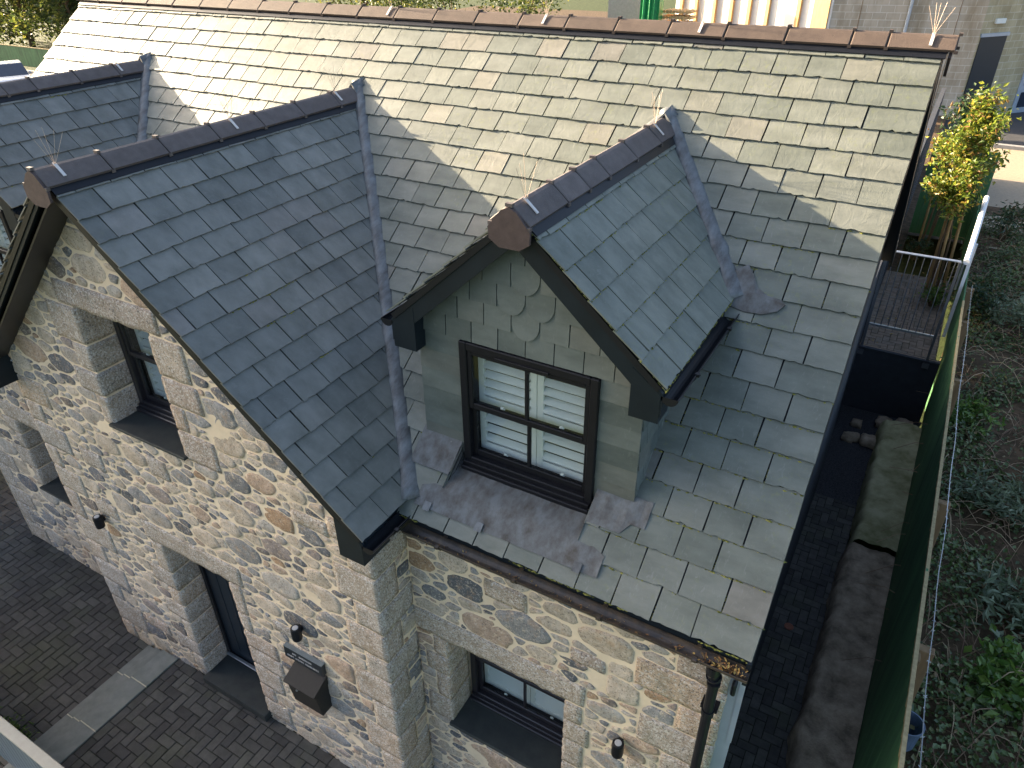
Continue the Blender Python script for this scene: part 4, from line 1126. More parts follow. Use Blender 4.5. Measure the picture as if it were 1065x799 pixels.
o = paving('forecourt', [(-5.985, -3.2), (.42, -3.2), (.42, -.285), (-5.985, -.285)], 0.0, M_PAVE, M_JOINT, extra=ex)
mj = MB(); mj.poly([(-6.1, -3.2, -.011), (-2.6, -3.2, -.011), (-2.6, .3, -.011), (-6.1, .3, -.011)]); obj('joint_sand', mj, M_JOINT, o, (0, 0, 0))
paving('side_path', [(-2.8, -.285), (.46, -.285), (.46, 6.7), (-2.8, 6.7)], 0.0, M_PAVE, M_JOINT)
# granite steps down to the drive
t = thing('granite_steps', (-6.4, -.9, GL), 'three shallow pale granite step treads running out from the wall', 'steps')
for (xa, xb, zt) in ((-6.68, -6.53, GL + .045), (-6.53, -6.37, GL + .10), (-6.37, -6.1, .012)):
    y = -.165; k = 0
    for (ya, yb) in ((-.62, -.19), (-1.25, -.63), (-3.2, -1.26)):
        mb = MB(); mb.box(xa, xb - .002, ya, yb, GL - .05, zt, bev=.005); obj('tread', mb, M_STEP, t)
    mb = MB()
    for yj in (-.625, -1.255): mb.box(xa + .006, xb - .006, yj - .006, yj + .006, GL, zt + .001)
    obj('mortar_joint', mb, M_STEPJ, t)
# bottom left fence
t = thing('slatted_fence', (-6, -1.88, GL), 'blue grey slatted fence with pale flat capping rail at the lower left corner', 'fence')
mb = MB(); mb.box(-9.5, -4.2, -1.93, -1.835, .965, 1.0, bev=.006); obj('capping_rail', mb, M_PALECAP, t)
mb = MB(); x = -9.5
while x < -4.2: mb.box(x, x + .088, -1.905, -1.885, GL + .05, .964, bev=.003); x += .1
obj('slat_panel', mb, M_GREYFENCE, t)
for x in (-9.4, -7.6, -5.8, -4.3): mb = MB(); mb.box(x, x + .07, -1.884, -1.845, GL, .964); obj('post', mb, M_GREYFENCE, t)
mb = MB(); r = random.Random(8); leaves(mb, [(-6.95 + r.gauss(0, .14), -1.72 + r.gauss(0, .07), GL + .02 + abs(r.gauss(0, .10))) for _ in range(420)], .07, r, asp=.25)
tag(obj('weed_clump', mb, M_LEAFB, None, (-6.95, -1.7, GL)), 'low green weed clump against the pale capped fence', 'plant')

# rusty drain lid
mb = MB(); mb.lathe((.07, 3.87, 0), [(.055, -.002), (.055, .006), (.046, .010), (.03, .006), (.012, .008)], 18); tag(obj('drain_lid', mb, M_RUST, None, (.07, 3.87, 0)), 'small round rusty drain lid on the dark side path', 'drain lid')

# low retaining wall between path and green fence
def fx(y): return .975 + .011 * y
def height_strip(name, y0, y1, x0f, x1f, zf, mat, label, cat, ny=90, nx=12):
    mb = MB(); vs = []; n = nx + 3
    for j in range(ny + 1):
        y = y0 + (y1 - y0) * j / ny; xa, xb = x0f(y), x1f(y)
        e = .05 * noise.noise(Vector((y * 2.3, 0, 5))) + .02 * noise.noise(Vector((y * 9, 0, 5)))
        vs.append((xa + e - .02, y, -.05)); vs.append((xa + e + .01 + .02 * noise.noise(Vector((y * 8, 2, 2))), y, zf(y) * .55))
        for i in range(nx + 1):
            f = i / nx; x = (xa + e + .04) * (1 - f) + xb * f
            z = zf(y) + .045 * noise.noise(Vector((x * 5, y * 3.5, 1))) + .02 * noise.noise(Vector((x * 17, y * 17, 2))) - (.05 if i == 0 else 0)
            vs.append((x, y, z))
    m = nx + 3; F = [(j * m + i, j * m + i + 1, (j + 1) * m + i + 1, (j + 1) * m + i) for j in range(ny) for i in range(m - 1)]
    F = [tuple(reversed(f)) for f in F]
    mb.add(vs, F); return tag(obj(name, mb, mat, None, (.7, y0, 0), smooth=True), label, cat)
height_strip('retaining_wall', -1.0, 5.35, lambda y: .43, lambda y: fx(y) - .01, lambda y: .36, M_CONC, 'low rough earth and stone retaining wall beside the dark side path', 'wall', 120)
height_strip('concrete_ledge', 5.36, 8.5, lambda y: .47, lambda y: fx(y) - .012, lambda y: .44, M_CONCP, 'pale yellow mossy concrete ledge beyond the earth wall at the foot of the green fence', 'ledge', 70)
mb = MB(); mb.poly([(-.3, 6.6, .005), (.6, 6.6, .005), (1.1, 9.4, .005), (-.3, 9.4, .005)]); struct('gravel_strip', mb, M_GRAVEL)
rr = random.Random(4)
for k in range(12):
    x, y, s = rr.uniform(-.1, .9), rr.uniform(8.2, 9.25), rr.uniform(.07, .14); mb = MB()
    rough_block(mb, x - s, x + s, y - s, y + s * .9, -.02, s * 1.2, r=s * .5, amp=.03, step=.06, seed=k * 3)
    tag(obj('boulder', mb, M_CONC, None, (x, y, 0), smooth=True), 'dark boulder in shadow at the foot of the terrace wall', 'boulder', 'boulders below the terrace')

# terrace behind
paving('terrace', [(-.5, 9.42), (.98, 9.42), (1.02, 13), (-.5, 13)], 1.2, M_PAVEB, M_JOINT)
mb = MB(); mb.box(-.6, 1.05, 9.32, 9.42, -.05, 1.19); mb.box(-.6, 1.05, 9.30, 9.419, 1.19, 1.215); tag(obj('terrace_wall', mb, M_REAR, None, (.2, 9.37, 0)), 'dark wall holding up the brown paved terrace', 'wall')
mb = MB(); mb.box(-.6, -.02, 13.0, 30, .9, 1.14); mb.poly([(-40, 16, 1.0), (1.1, 16, 1.0), (1.1, 60, 1.0), (-40, 60, 1.0)]); struct('rear_yard', mb, M_SOIL)
mb = MB(); mb.box(-.30, -.19, 9.4, 22, 1.15, 3.3); mb.box(-.30, -.19, 6.79, 9.39, -.1, 2.8)  # near stretch, length and height added to keep low sun off passage and yard
for k in range(60): mb.box(-.19, -.183, 9.45 + k * .2, 9.6 + k * .2, 1.2, 3.25)
tag(obj('screen_wall', mb, M_REAR, None, (-.25, 12, 1.15)), 'tall dark boarded screen wall along the left side of the terrace, extended to block sun', 'wall')
# guard rail
t = thing('guard_rail', (.4, 9.4, 1.2), 'galvanised steel guard rail with thin upright bars across the terrace edge', 'railing')
ra, rb_ = Vector((-.10, 9.36, 2.93)), Vector((.86, 9.38, 2.93))
mb = MB(); mb.tube([ra, rb_], .02, 8); obj('top_rail', mb, M_METAL, t)
mb = MB(); mb.box(-.16, .87, 9.345, 9.385, 1.62, 1.655); obj('bottom_rail', mb, M_METAL, t)
for k in range(9):
    x = -.05 + k * .105; mb = MB(); mb.tube([(x - .01, 9.365, 1.65), (x, 9.365, 2.92)], .0075, 6); obj('bar', mb, M_DKMETAL, t)
for x in (-.15, .855):
    mb = MB(); mb.box(x - .02, x + .02, 9.33, 9.37, 1.10, 2.93); mb.box(x - .05, x + .05, 9.29, 9.37, 1.08, 1.17); obj('post', mb, M_DKMETAL, t)
mb = MB(); mb.tube([(.93, 9.4, 2.93), (1.03, 11.2, 2.93), (1.12, 13.0, 2.93)], .045, 10)
for y in (10.4, 12.6): mb.box(1.0 + .03 * (y - 10) , 1.05 + .03 * (y - 10), y - .02, y + .02, 1.2, 2.9)
tag(obj('handrail', mb, M_WPIPE, None, (1, 11, 2.9), smooth=False), 'thick white tubular handrail running back along the top of the green fence', 'handrail')

# green fence
t = thing('green_fence', (1.0, 4, 0), 'long green painted board fence with worn pale top edge along the side path', 'fence')
def ftop(y): return 2.68 - .055 * y if y < 9 else 2.185
mb = MB(); y = -1.6; r = random.Random(12)
while y < 16:
    w = .145; zt = ftop(y) + r.uniform(-.004, .004); x = fx(y) + r.uniform(-.002, .002); z0 = .2 if y < 9.8 else 1.1
    mb.prism([(x, y, z0), (x, y + w - .004, z0), (x, y + w - .004, zt), (x, y, zt)], (.02, .001, 0)); y += w
obj('boards', mb, M_FENCE, t)
mb = MB(); y = -1.6   # worn raw top edges: crumbled capping, seen as pale wood
while y < 9.6:
    L = r.uniform(.05, .16); x = fx(y); zt = ftop(y)
    mb.prism([(x - .004 - r.uniform(0, .006), y, zt - r.uniform(.005, .035)), (x - .004, y + L, zt - r.uniform(.004, .03)), (x - .003, y + L, zt + .008), (x - .003, y, zt + .008)], (.030, 0, 0)); y += L
obj('worn_edge', mb, M_WOODRAW, t)
for y in (1.9, 4.05, 7.05, 9.2, 10.6):
    zt = ftop(y) - .12; x = fx(y) + .03; mb = MB(); mb.box(x, x + .13, y - .03, y + .045, .2, zt, bev=.004)
    mb.box(x, x + .04, y - .13, y - .032, .2, zt - .02, bev=.003); obj('post', mb, M_POST, t)
mb = MB()
for z0 in (.7, 1.7): mb.prism([(fx(-1.6) + .022, -1.6, z0), (fx(9.4) + .022, 9.4, z0), (fx(9.4) + .022, 9.4, z0 + .09), (fx(-1.6) + .022, -1.6, z0 + .09)], (.03, 0, 0))
obj('rail', mb, M_POST, t)
mb = MB(); pts = []; y = -1.6
while y < 10.8: pts.append((fx(y) + .12 + .02 * noise.noise(Vector((y, 0, 0))), y, ftop(y) - .06 + .03 * math.sin(y * 1.7))); y += .25
mb.tube(pts, .004, 5)
for i in range(0, len(pts) - 1):
    for s in (.25, .75):
        p = Vector(pts[i]).lerp(Vector(pts[i + 1]), s); 
        for _ in range(2):
            d = Vector((r.gauss(0, 1), r.gauss(0, .5), r.gauss(0, 1))).normalized() * .016; mb.tube([p - d, p + d], .002, 4)
tag(obj('barbed_wire', mb, M_METAL, None, (1.1, 4, 2.3)), 'strand of barbed wire strung along the outside of the green fence', 'wire')
# back fence behind the small tree
mb = MB(); x = -.02
while x < 1.14: mb.box(x, x + .14, 15.9, 15.92, 1.1, 3.1); x += .144
mb.box(-.02, 1.14, 15.921, 15.96, 1.6, 1.7); mb.box(-.02, 1.14, 15.921, 15.96, 2.7, 2.8)
tag(obj('back_fence', mb, M_FENCE, None, (.6, 15.9, 1.1)), 'dark green board fence crossing behind the young trees on the terrace', 'fence')

# bucket
mb = MB(); mb.lathe((1.27, 2.25, .85), [(.10, 0), (.115, .02), (.13, .28), (.14, .285), (.14, .30), (.128, .30), (.11, .03)], 20); tag(obj('bucket', mb, M_BUCKET, None, (1.27, 2.25, .85)), 'blue grey plastic bucket half hidden behind the green fence among brambles', 'bucket')
# pale gate leaf at the corner
t = thing('side_gate', (-.1, .36, 0), 'tall narrow pale grey metal gate leaf behind the black downpipe at the house corner', 'gate')
mb = MB(); mb.prism([(-.27, .27, 0.05), (-.05, .27, 0.05), (-.02, .27, 3.42), (-.27, .27, 3.42)], (0, .03, 0)); mb.box(-.055, -.02, .262, .268, 2.6, 3.42); 
g = obj('gate_leaf', mb, M_PALEGATE, t)
mb = MB()
for k in range(7): z = 3.13 + k * .02; 
mb.tube([(-.085, .262, 3.10), (-.085, .245, 3.12), (-.085, .245, 3.22), (-.085, .262, 3.24)], .016, 8); obj('handle', mb, M_BLACK, t)

# ================================================================ VEGETATION ON THE RIGHT
def bankz(x, y):
    base = .55 + .02 * y if y < 12 else .79 + (y - 12) * .05
    return min(base, 1.05) + .18 * noise.noise(Vector((x * .8, y * .7, 0))) + .06 * noise.noise(Vector((x * 3, y * 3, 4)))
mb = MB(); nx, ny = 40, 70; vs = []
for j in range(ny + 1):
    for i in range(nx + 1):
        x = 1.06 + 9 * (i / nx) ** 1.3; y = -3 + 22 * j / ny; vs.append((x + (.01 * y if i == 0 else 0), y, bankz(x, y)))
mb.add(vs, [(j * (nx + 1) + i, j * (nx + 1) + i + 1, (j + 1) * (nx + 1) + i + 1, (j + 1) * (nx + 1) + i) for j in range(ny) for i in range(nx)])
struct('bank', mb, M_SOIL, smooth=True)
r = random.Random(21)
def dens(x, y): return noise.noise(Vector((x * 1.1, y * .9, 7)))
pts = []
while len(pts) < 42000:
    x = 1.13 + 3.6 * r.random() ** 1.1; y = r.uniform(-.5, 17.5); d = dens(x, y)
    if d < -.12 and r.random() < .85: continue
    z = bankz(x, y) + abs(r.gauss(0, 1)) * (.10 + .28 * max(0, d))
    pts.append((x, y, z))
mb = MB(); leaves(mb, pts, .062, r, up=.5, asp=.75)
tag(obj('ivy_ground_cover', mb, M_LEAFI, None, (2, 8, .6)), 'dark ivy and brambles covering the bank right of the green fence', 'ivy', kind='stuff')
mb = MB()
for _ in range(1300):
    x = 1.2 + 3.2 * r.random(); y = r.uniform(-.3, 17); z = bankz(x, y) + .02; a = r.uniform(0, 2 * PI); L = r.uniform(.25, .8); h = r.uniform(.05, .35)
    p = [(x + math.cos(a) * L * t, y + math.sin(a) * L * t, z + h * math.sin(PI * (.15 + .85 * t))) for t in (0, .3, .6, 1)]
    mb.tube(p, r.uniform(.0022, .006), 4, cap=False)
tag(obj('dry_stems', mb, M_DRY, None, (2, 8, .6)), 'tangle of thin dry brown bramble stems on the bank', 'stems', kind='stuff')
def bush(name, x, y, rad, h, mat, n, size, label, asp=.35, up=.3, seed=0, clumps=14, cat='shrub', group=None, zb=None):
    rn = random.Random(seed); zb = bankz(x, y) if zb is None else zb
    t = thing(name, (x, y, zb), label, cat, group)
    st = MB(); lf = MB(); tips = []
    for k in range(clumps):
        a = rn.uniform(0, 2 * PI); rr_ = rad * math.sqrt(rn.random()); tip = Vector((x + rr_ * math.cos(a), y + rr_ * math.sin(a), zb + h * rn.uniform(.45, 1) * (1 - .35 * (rr_ / rad) ** 2)))
        mid = Vector((x, y, zb)).lerp(tip, .5) + Vector((rn.gauss(0, .04), rn.gauss(0, .04), h * .12)); st.tube([(x + rn.gauss(0, .03), y + rn.gauss(0, .03), zb - .05), mid, tip], [.012, .008, .003], 5); tips.append((mid, tip))
    pts = []
    for _ in range(n):
        m_, tp_ = rn.choice(tips); f = rn.random() ** .6; p = m_.lerp(tp_, f); s = rad * .17
        pts.append(p + Vector((rn.gauss(0, s), rn.gauss(0, s), rn.gauss(0, s * .7))))
    leaves(lf, pts, size, rn, up=up, asp=asp)
    obj('stems', st, M_BARK, t); obj('foliage', lf, mat, t); return t
bush('buddleia_shrub', 2.15, 6.6, .62, .55, M_LEAFG, 900, .12, 'grey green shrub with narrow pointed leaves in the middle of the bank', .28, seed=1)
bush('laurel_shrub', 2.2, 4.6, .5, .45, M_LEAFG, 420, .15, 'grey green shrub with longer leaves lower down the bank, nearer the lower right corner', .3, seed=2)
bush('bramble_bush', 2.1, 3.55, .5, .4, M_LEAFB, 520, .12, 'bright green bramble bush at the lower right corner of the photo', .6, seed=3)
bush('fern_clump', 1.62, 8.4, .38, .4, M_LEAFB, 380, .12, 'green leafy clump close behind the fence posts', .4, seed=4)
bush('grey_shrub', 2.3, 12.2, .7, .6, M_LEAFG, 700, .11, 'pale grey green shrub further back below the gravel path', .35, seed=5)
bush('dark_shrub', 1.55, 12.6, .45, .7, M_LEAFD, 800, .09, 'dark shrub beside the far end of the white handrail', .5, seed=6)
bush('roadside_shrub', 1.9, 16.4, .55, 1.1, M_LEAFD, 420, .13, 'sparse dark shrub with arching stems against the tan gravel path', .35, seed=7, clumps=10)

# young trees on the terrace
def small_tree(name, x, y, zb, trunkh, rad, h, mat, n, size, label, seed, stakes=(), lean=(0, 0), group=None, trunks=3):
    rn = random.Random(seed); t = thing(name, (x, y, zb), label, 'tree', group)
    tb = MB()
    for k in range(trunks):
        a = rn.uniform(0, 2 * PI); bx, by = x + .06 * math.cos(a), y + .06 * math.sin(a)
        tb.tube([(bx, by, zb), (bx + lean[0] * .4 + rn.gauss(0, .03), by + lean[1] * .4, zb + trunkh * .6), (x + lean[0] + rn.gauss(0, .1), y + lean[1] + rn.gauss(0, .1), zb + trunkh + h * .4)], [.028, .02, .008], 6)
    cx, cy, cz = x + lean[0], y + lean[1], zb + trunkh
    tips = []; br = MB()
    for k in range(34):
        a = rn.uniform(0, 2 * PI); f = rn.random(); zz = cz + h * f; rr_ = rad * (.35 + .65 * math.sin(PI * min(1, .15 + .8 * f))) * rn.uniform(.4, 1)
        if f > .8: rr_ *= .5
        tip = Vector((cx + rr_ * math.cos(a), cy + rr_ * math.sin(a), zz + rn.uniform(0, .15))); b = Vector((cx, cy, cz + (zz - cz) * .6))
        br.tube([b, b.lerp(tip, .5) + Z * .05, tip], [.012, .008, .003], 4); tips.append((b, tip))
    lf = MB(); pts = []
    for _ in range(n):
        b, tip = rn.choice(tips); p = b.lerp(tip, .35 + .7 * rn.random()); s = rad * .15; pts.append(p + Vector((rn.gauss(0, s), rn.gauss(0, s), rn.gauss(0, s))))
    leaves(lf, pts, size, rn, up=.2, asp=.5)
    obj('trunk', tb, M_BARK, t); obj('branches', br, M_BARK, t); obj('crown', lf, mat, t)
    for (sx, sy, tx, ty, hh) in stakes:
        sb = MB(); sb.tube([(x + sx, y + sy, zb), (x + tx, y + ty, zb + hh)], .026, 8); obj('stake', sb, M_STAKE, t)
    return t
small_tree('young_tree', .72, 12.3, 1.2, 1.75, .62, 1.75, M_LEAFY, 5200, .10, 'young tree with bright yellow green sunlit crown standing on the terrace', 51,
           ((.0, -.1, -.1, -.1, 1.9), (-.12, .1, -.16, .05, 1.8), (.16, .0, .06, .0, 1.9)), (-.1, 0))
small_tree('dark_young_tree', .35, 14.6, 1.2, 1.9, .55, 1.3, M_LEAFD, 2600, .10, 'darker reddish leaved young tree just behind the bright yellow green one', 52, ((-.1, 0, -.12, 0, 1.9),), (.1, 0))
bush('planter_shrub', .75, 11.6, .32, .5, M_LEAFB, 420, .07, 'low green shrub at the foot of the staked young tree on the terrace', .5, seed=8, zb=1.2)
bush('planter_shrub', .25, 14.0, .28, .5, M_LEAFD, 300, .07, 'low dark shrub beside the screen wall near the back of the terrace', .5, seed=9, zb=1.2)
mb = MB(); leaves(mb, [(r.uniform(-.1, .5), r.uniform(9.6, 14), 1.212) for _ in range(26)], .06, r, up=3)
tag(obj('terrace_leaves', mb, M_LITTER, None, (.2, 12, 1.2)), 'scattered yellow fallen leaves on the terrace paving', 'fallen leaves', kind='stuff')

# ================================================================ BACKGROUND
mb = MB(); mb.poly([(1.2, 18.2, 1.004), (14, 17.0, 1.004), (14, 25.8, 1.004), (1.2, 25.8, 1.004)]); struct('gravel_path', mb, M_SAND)
mb = MB(); mb.poly([(-30, 26.0, 1.008), (40, 26.0, 1.008), (40, 34, 1.008), (-30, 34, 1.008)]); struct('road', mb, M_ASPH)
mb = MB(); mb.poly([(1.1, 16, .99), (60, 16, .99), (60, 90, .99), (1.1, 90, .99)]); struct('far_ground', mb, M_SAND)
mb = MB(); x = -2
while x < 20: mb.box(x, x + .9, 25.8, 25.98, .98, 1.12, bev=.01); x += .91
struct('kerb', mb, M_KERB)
# block building, right face
bl = thing('block_building', (.3, 30, 1), 'olive concrete block building with a dark door across the road', 'building')
def oriented(name, p0, ang, parts, parent):
    for nm, mb, mat in parts:
        o = obj(nm, mb, mat, parent, parent['_o']) if False else None
def wall_obj(name, p0, p1, z0, z1, mat, parent, th=.3):
    p0, p1 = Vector((*p0, z0)), Vector((*p1, z0)); L = (p1 - p0).length; a = math.atan2(p1.y - p0.y, p1.x - p0.x)
    mb = MB(); mb.box(0, L, 0, th, 0, z1 - z0)
    o = obj(name, mb, mat, None, (0, 0, 0)); o.parent = parent; o.location = p0 - Vector(parent['_o']); o.rotation_euler = (0, 0, a); o['_o'] = (0, 0, 0)
    return o
RP0 = (.22, 29.6); RA = math.radians(50); RP1 = (RP0[0] + 9 * math.cos(RA), RP0[1] + 9 * math.sin(RA))
w1 = wall_obj('wall', RP0, RP1, 1.0, 8, M_BLOCK, bl)
def on_wall(parent, x0, x1, y0, y1, z0, z1, name, mat):
    mb = MB(); mb.box(x0, x1, y0, y1, z0, z1, bev=.005); o = obj(name, mb, mat, None, (0, 0, 0)); o.parent = parent; return o
dr = on_wall(w1, .12, 1.35, -.03, .02, .55, 2.78, 'door', M_DOOR)
on_wall(w1, .07, 1.42, -.05, .02, 2.785, 2.90, 'door_lintel', M_PALEGATE)
on_wall(w1, .55, 1.0, -.08, -.0, 3.2, 3.36, 'bulkhead_lamp', M_WHITE)
on_wall(w1, 2.8, 4.1, -.03, .02, .0, 1.7, 'grey_door', M_PALEGATE); on_wall(w1, 3.0, 3.9, -.04, -.032, 1.0, 1.55, 'door_glass', M_CARGLASS); on_wall(w1, 3.0, 3.9, -.04, -.032, .2, .75, 'door_glass', M_CARGLASS)
w2 = wall_obj('side_wall', (-4.6, 28.3), (RP0[0] + .02, RP0[1] - .08), 1.0, 8, M_BLOCKG, bl)
for (xa, nm) in ((2.55, 'a'), ):
    mb = MB(); mb.tube([(xa, -.08, 0), (xa, -.08, 7)], .055, 10); o = obj('rain_pipe', mb, M_PALEGATE, None, (0, 0, 0)); o.parent = w2
for xa in (.95, 4.15): on_wall(w2, xa, xa + .02, -.012, .01, 0, 7, 'expansion_joint', M_POST)
# timber clad shed, lit by the sun
sh = thing('timber_shed', (-7, 28.5, 1), 'pale boarded shed with upright timber posts, brightly lit behind the ridge', 'shed')
sw = wall_obj('panel_wall', (-11.4, 31.0), (-4.62, 28.25), 1.0, 6.2, M_PANEL, sh)
for x in (.3, 1.1, 2.05, 2.9, 3.75, 4.6, 5.95): on_wall(sw, x, x + .16, -.12, -.005, 0, 5.2, 'timber_post', M_TIMBER)
on_wall(sw, 6.6, 7.25, -.06, -.004, 0, 5.2, 'plywood_panel', M_TIMBER)
mb = MB(); rn = random.Random(31)
for i in range(9):
    for j in range(5):
        x = -10.55 + i * .13; z = 3.6 + j * .2; mb.tube([(x, 27.2, z), (x, 27.9, z)], rn.uniform(.05, .075), 8)
tag(obj('log_stack', mb, M_TIMBER, None, (-10, 27.5, 3.5)), 'stack of orange lit cut logs beside the green tarpaulin behind the ridge', 'log stack')
mb = MB(); mb.box(-11.0, -9.2, 27.1, 28.0, 1.0, 3.5); tag(obj('log_store', mb, M_POST, None, (-10, 27.5, 1)), 'timber log store under the stack of cut logs', 'log store')
vs = []; mb = MB()
for i in range(13):
    for (zz, yy) in ((1.0, 0), (3.0, .05), (5.2, .1), (5.3, .7)): vs.append((-11.35 + i * .065, 26.6 + yy + .06 * math.sin(i * 1.9), zz + .06 * math.sin(i * .9)))
mb.add(vs, [(i * 4 + k, (i + 1) * 4 + k, (i + 1) * 4 + k + 1, i * 4 + k + 1) for i in range(12) for k in range(3)])
mb.box(-11.3, -10.6, 26.75, 27.2, 1.0, 5.1)
tag(obj('tarpaulin', mb, M_TARP, None, (-11, 26.8, 1), smooth=False), 'bright green tarpaulin hanging beside the log stack', 'tarpaulin')
mb = MB(); mb.box(-13.6, -11.9, 28.8, 29.0, 1.0, 6.0); mb.box(-11.9, -11.7, 28.7, 29.05, 1.0, 6.1); tag(obj('grey_wall', mb, M_KERB, None, (-12.6, 28.9, 1)), 'plain grey wall standing left of the green tarpaulin', 'wall')

def big_tree(x, y, zb, hh, rad, mat, n, size, label, seed, nm='hedge_tree', cat='tree', group='trees behind the house'):
    rn = random.Random(seed); t = thing(nm, (x, y, zb), label, cat, group); tb = MB(); lf = MB()
    tb.tube([(x, y, zb), (x + rn.gauss(0, .2), y, zb + hh * .4), (x + rn.gauss(0, .3), y, zb + hh * .8)], [.22, .15, .05], 8)
    cl = []
    for k in range(26):
        a = rn.uniform(0, 2 * PI); f = rn.uniform(.15, 1); rr_ = rad * math.sqrt(rn.random()) * math.sqrt(max(.1, 1 - (f - .45) ** 2 * 2)); c = Vector((x + rr_ * math.cos(a), y + rr_ * math.sin(a), zb + hh * f)); cl.append(c)
        tb.tube([(x, y, zb + hh * f * .6), c], [.05, .015], 4)
    pts = []
    for _ in range(n):
        c = rn.choice(cl); s = rad * .17; pts.append(c + Vector((rn.gauss(0, s), rn.gauss(0, s), rn.gauss(0, s * .9))))
    leaves(lf, pts, size, rn, up=.3, asp=.55)
    obj('trunk', tb, M_BARK, t); obj('crown', lf, mat, t); return t
for i, (x, y, hh, rd, lb) in enumerate(((-21.5, 25, 4.4, 2.2, 'dark leafy tree behind the ridge, leftmost of its row'), (-18.2, 24, 4.35, 2.1, 'dark leafy tree behind the ridge, second from the left in its row'),
        (-15.4, 24.5, 4.2, 1.9, 'dark leafy tree behind the ridge, nearest the grey wall'), (-24.8, 26, 4.4, 2.3, 'dark leafy tree behind the ridge at the top edge left of its row'))):
    big_tree(x, y, 1.0, hh, rd, M_LEAFH, 6000, .15, lb, 200 + i)
t = thing('sun_block_hedge', (-14.4, -2, -.3), 'dark hedge beyond the left edge of the drive, raised tall to block low sun', 'hedge')  # added height and solid core keep low sun off drive and front wall
hm = MB(); lf = MB(); rn = random.Random(61)
hm.box(-14.8, -13.9, -2.3, 3.2, -.3, 6.4); obj('branches', hm, M_BARK, t)
leaves(lf, [(-13.8 + rn.gauss(0, .12), rn.uniform(-2.4, 3.3), rn.uniform(-.3, 6.6)) for _ in range(10000)], .13, rn); obj('foliage', lf, M_LEAFD, t)
# far left: trees, green fence, car
LT = [(-62, 37, 9, 4.2, 'tall dark tree in the top left corner of the photo'), (-56, 34, 8, 4.0, 'yellow flecked tree in the top left, second from the corner'), (-52, 36, 8, 3.8, 'leafy tree at the top left close to the roof edge'),
      (-60, 30, 6.5, 3.5, 'lower leafy tree behind the far green fence at the left edge'), (-53, 29.2, 5.5, 3.2, 'lower leafy tree behind the far green fence next to the roof edge'), (-48, 33, 7, 3.6, 'leafy tree largely hidden by the roof verge at top left'),
      (-70, 43, 10, 5, 'distant tree at the very top left behind the others'), (-66, 33, 7.5, 4, 'tree at the left edge of the photo above the far fence'), (-63, 46, 10, 5, 'distant tree above the roof edge at top left')]
for i, (x, y, hh, rd, lb) in enumerate(LT): big_tree(x, y, -.2, hh, rd, M_LEAFH, 7000, .30, lb, 300 + i, nm='leafy_tree', group='trees beyond the far fence')
p0, p1 = Vector((-60, 25.6, -.3)), Vector((-40, 25.6, -.3)); d = (p1 - p0); L = d.length; u = d.normalized()
t = thing('far_fence', (-48, 25, -.3), 'dark green board fence in front of the trees at far left', 'fence')
mb = MB(); s = 0
while s < L: a = p0 + u * s; b = a + u * .19; mb.prism([a, b, b + Z * 1.15, a + Z * 1.15], (0, .03, 0)); s += .2
obj('boards', mb, M_FENCE, t)
mb = MB(); mb.prism([p0 + Z * 1.15 - Y * .02, p1 + Z * 1.15 - Y * .02, p1 + Z * 1.2 - Y * .02, p0 + Z * 1.2 - Y * .02], (0, .08, 0)); obj('capping', mb, M_WOODRAW, t)
mb = MB(); mb.poly([(-70, 8, -.29), (-30, 8, -.29), (-30, 24.6, -.29), (-70, 24.0, -.29)]); struct('parking_area', mb, M_ASPH)
mb = MB(); mb.box(-58, -38, 24.1, 24.3, -.29, -.17); struct('parking_kerb', mb, M_PALECAP)
# silver car
def car(loc, ang, label):
    t = thing('parked_car', loc, label, 'car'); t.rotation_euler = (0, 0, ang)
    def part(nm, mb, mat, sm=False, par=None):
        me = bpy.data.meshes.new(nm); me.from_pydata([tuple(v) for v in mb.v], [], mb.f); me.materials.append(mat); o = bpy.data.objects.new(nm, me); COL.objects.link(o); o.parent = par or t; return o
    sec = [(-2.1, .5, .75, .78), (-1.9, .35, .9, .85), (-1.2, .3, .95, .88), (.9, .3, .92, .88), (1.7, .35, .85, .85), (2.1, .45, .7, .72)]
    mb = MB(); vs = []
    for (x, z0, z1, w) in sec: vs += [(x, -w, z0), (x, -w * 1.0, (z0 + z1) / 2), (x, -w * .93, z1), (x, w * .93, z1), (x, w, (z0 + z1) / 2), (x, w, z0)]
    F = [(i * 6 + k, (i + 1) * 6 + k, (i + 1) * 6 + (k + 1) % 6, i * 6 + (k + 1) % 6) for i in range(5) for k in range(6)]; F += [tuple(range(6)), tuple(range(30, 36))[::-1]]
    mb.add(vs, F); part('body', mb, M_CARPAINT)
    mb = MB(); vs = []
    for (x, z, w) in ((-1.75, .92, .80), (-1.15, 1.36, .66), (.15, 1.40, .66), (1.0, .92, .78)): vs += [(x, -w, z), (x, w, z)]
    mb.add(vs, [(0, 1, 3, 2), (2, 3, 5, 4), (4, 5, 7, 6), (0, 2, 4, 6), (1, 7, 5, 3)]); part('windows', mb, M_CARGLASS)
    mb = MB(); mb.box(-1.15, .15, -.66, .66, 1.375, 1.425, bev=.02); part('roof', mb, M_CARPAINT)
    for x in (-1.35, 1.3):
        for s in (-1, 1):
            mb = MB(); mb.tube([(x, s * .70, .32), (x, s * .89, .32)], .32, 16); w = part('wheel', mb, M_TYRE)
            mb = MB(); mb.tube([(x, s * .891, .32), (x, s * .90, .32)], .2, 12); part('rim', mb, M_METAL, par=w)
    for s in (-1, 1):
        mb = MB(); mb.box(2.04, 2.115, s * .62 - .14, s * .62 + .14, .56, .70, bev=.02); part('headlight', mb, M_GLASS)
        mb = MB(); mb.box(.55, .75, s * .88 - .08, s * .88 + .08, .90, 1.02, bev=.02); part('mirror', mb, M_CARPAINT)
    return t
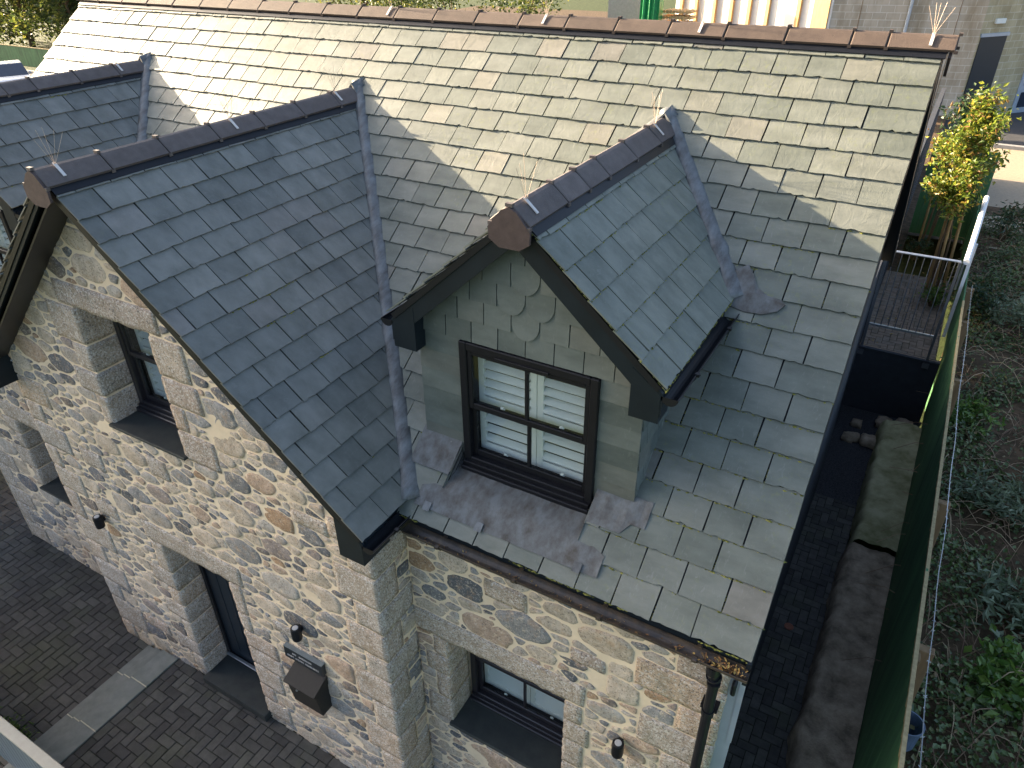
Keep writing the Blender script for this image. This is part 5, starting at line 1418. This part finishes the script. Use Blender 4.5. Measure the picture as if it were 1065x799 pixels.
car((-45.3, 20.3, -.29), math.radians(-25), 'silver grey car parked at the far left edge beyond the ridge')

# ================================================================ LIGHT, SKY, CAMERA
S = Vector((-1.0, .015, .318)).normalized()      # direction to the sun
el = math.asin(S.z); azi = math.atan2(S.x, S.y)   # from +Y towards +X
w = bpy.data.worlds.new('World'); sc.world = w; w.use_nodes = True
nt = w.node_tree; bg = nt.nodes['Background']; sky = nt.nodes.new('ShaderNodeTexSky'); sky.sky_type = 'NISHITA'; sky.sun_disc = False
sky.sun_elevation = el; sky.sun_rotation = azi; sky.air_density = .8; sky.dust_density = 5.0; sky.ozone_density = 1.0
nt.links.new(sky.outputs[0], bg.inputs[0]); bg.inputs[1].default_value = .078
sl = bpy.data.lights.new('sun', 'SUN'); sl.energy = 4.0; sl.angle = math.radians(.5); sl.color = (1.0, .80, .56)
so = bpy.data.objects.new('sun', sl); COL.objects.link(so); so.rotation_euler = S.to_track_quat('Z', 'Y').to_euler(); so.location = (-10, 0, 20)
C = Vector((.1681, -2.952, 7.3459)); y_, p_, r_ = .5318, .5655, -.0113
Fd = Vector((-math.sin(y_) * math.cos(p_), math.cos(y_) * math.cos(p_), -math.sin(p_))); R0 = Vector((math.cos(y_), math.sin(y_), 0)); U0 = R0.cross(Fd)
R1 = R0 * math.cos(r_) + U0 * math.sin(r_); U1 = -R0 * math.sin(r_) + U0 * math.cos(r_)
cam = bpy.data.cameras.new('camera'); cam.sensor_width = 36; cam.lens = 755.4 / 1065 * 36; cam.clip_end = 800; cam.clip_start = .05
co = bpy.data.objects.new('camera', cam); COL.objects.link(co)
M = Matrix((R1, U1, -Fd)).transposed().to_4x4(); M.translation = C; co.matrix_world = M; sc.camera = co
sc.render.engine = 'CYCLES'
sc.view_settings.view_transform = 'Standard'; sc.view_settings.look = 'None'; sc.view_settings.gamma = 1; sc.view_settings.exposure = 2.85
sc.cycles.max_bounces = 6; sc.cycles.transparent_max_bounces = 12
for o in bpy.data.objects:
    if '_o' in o: del o['_o']
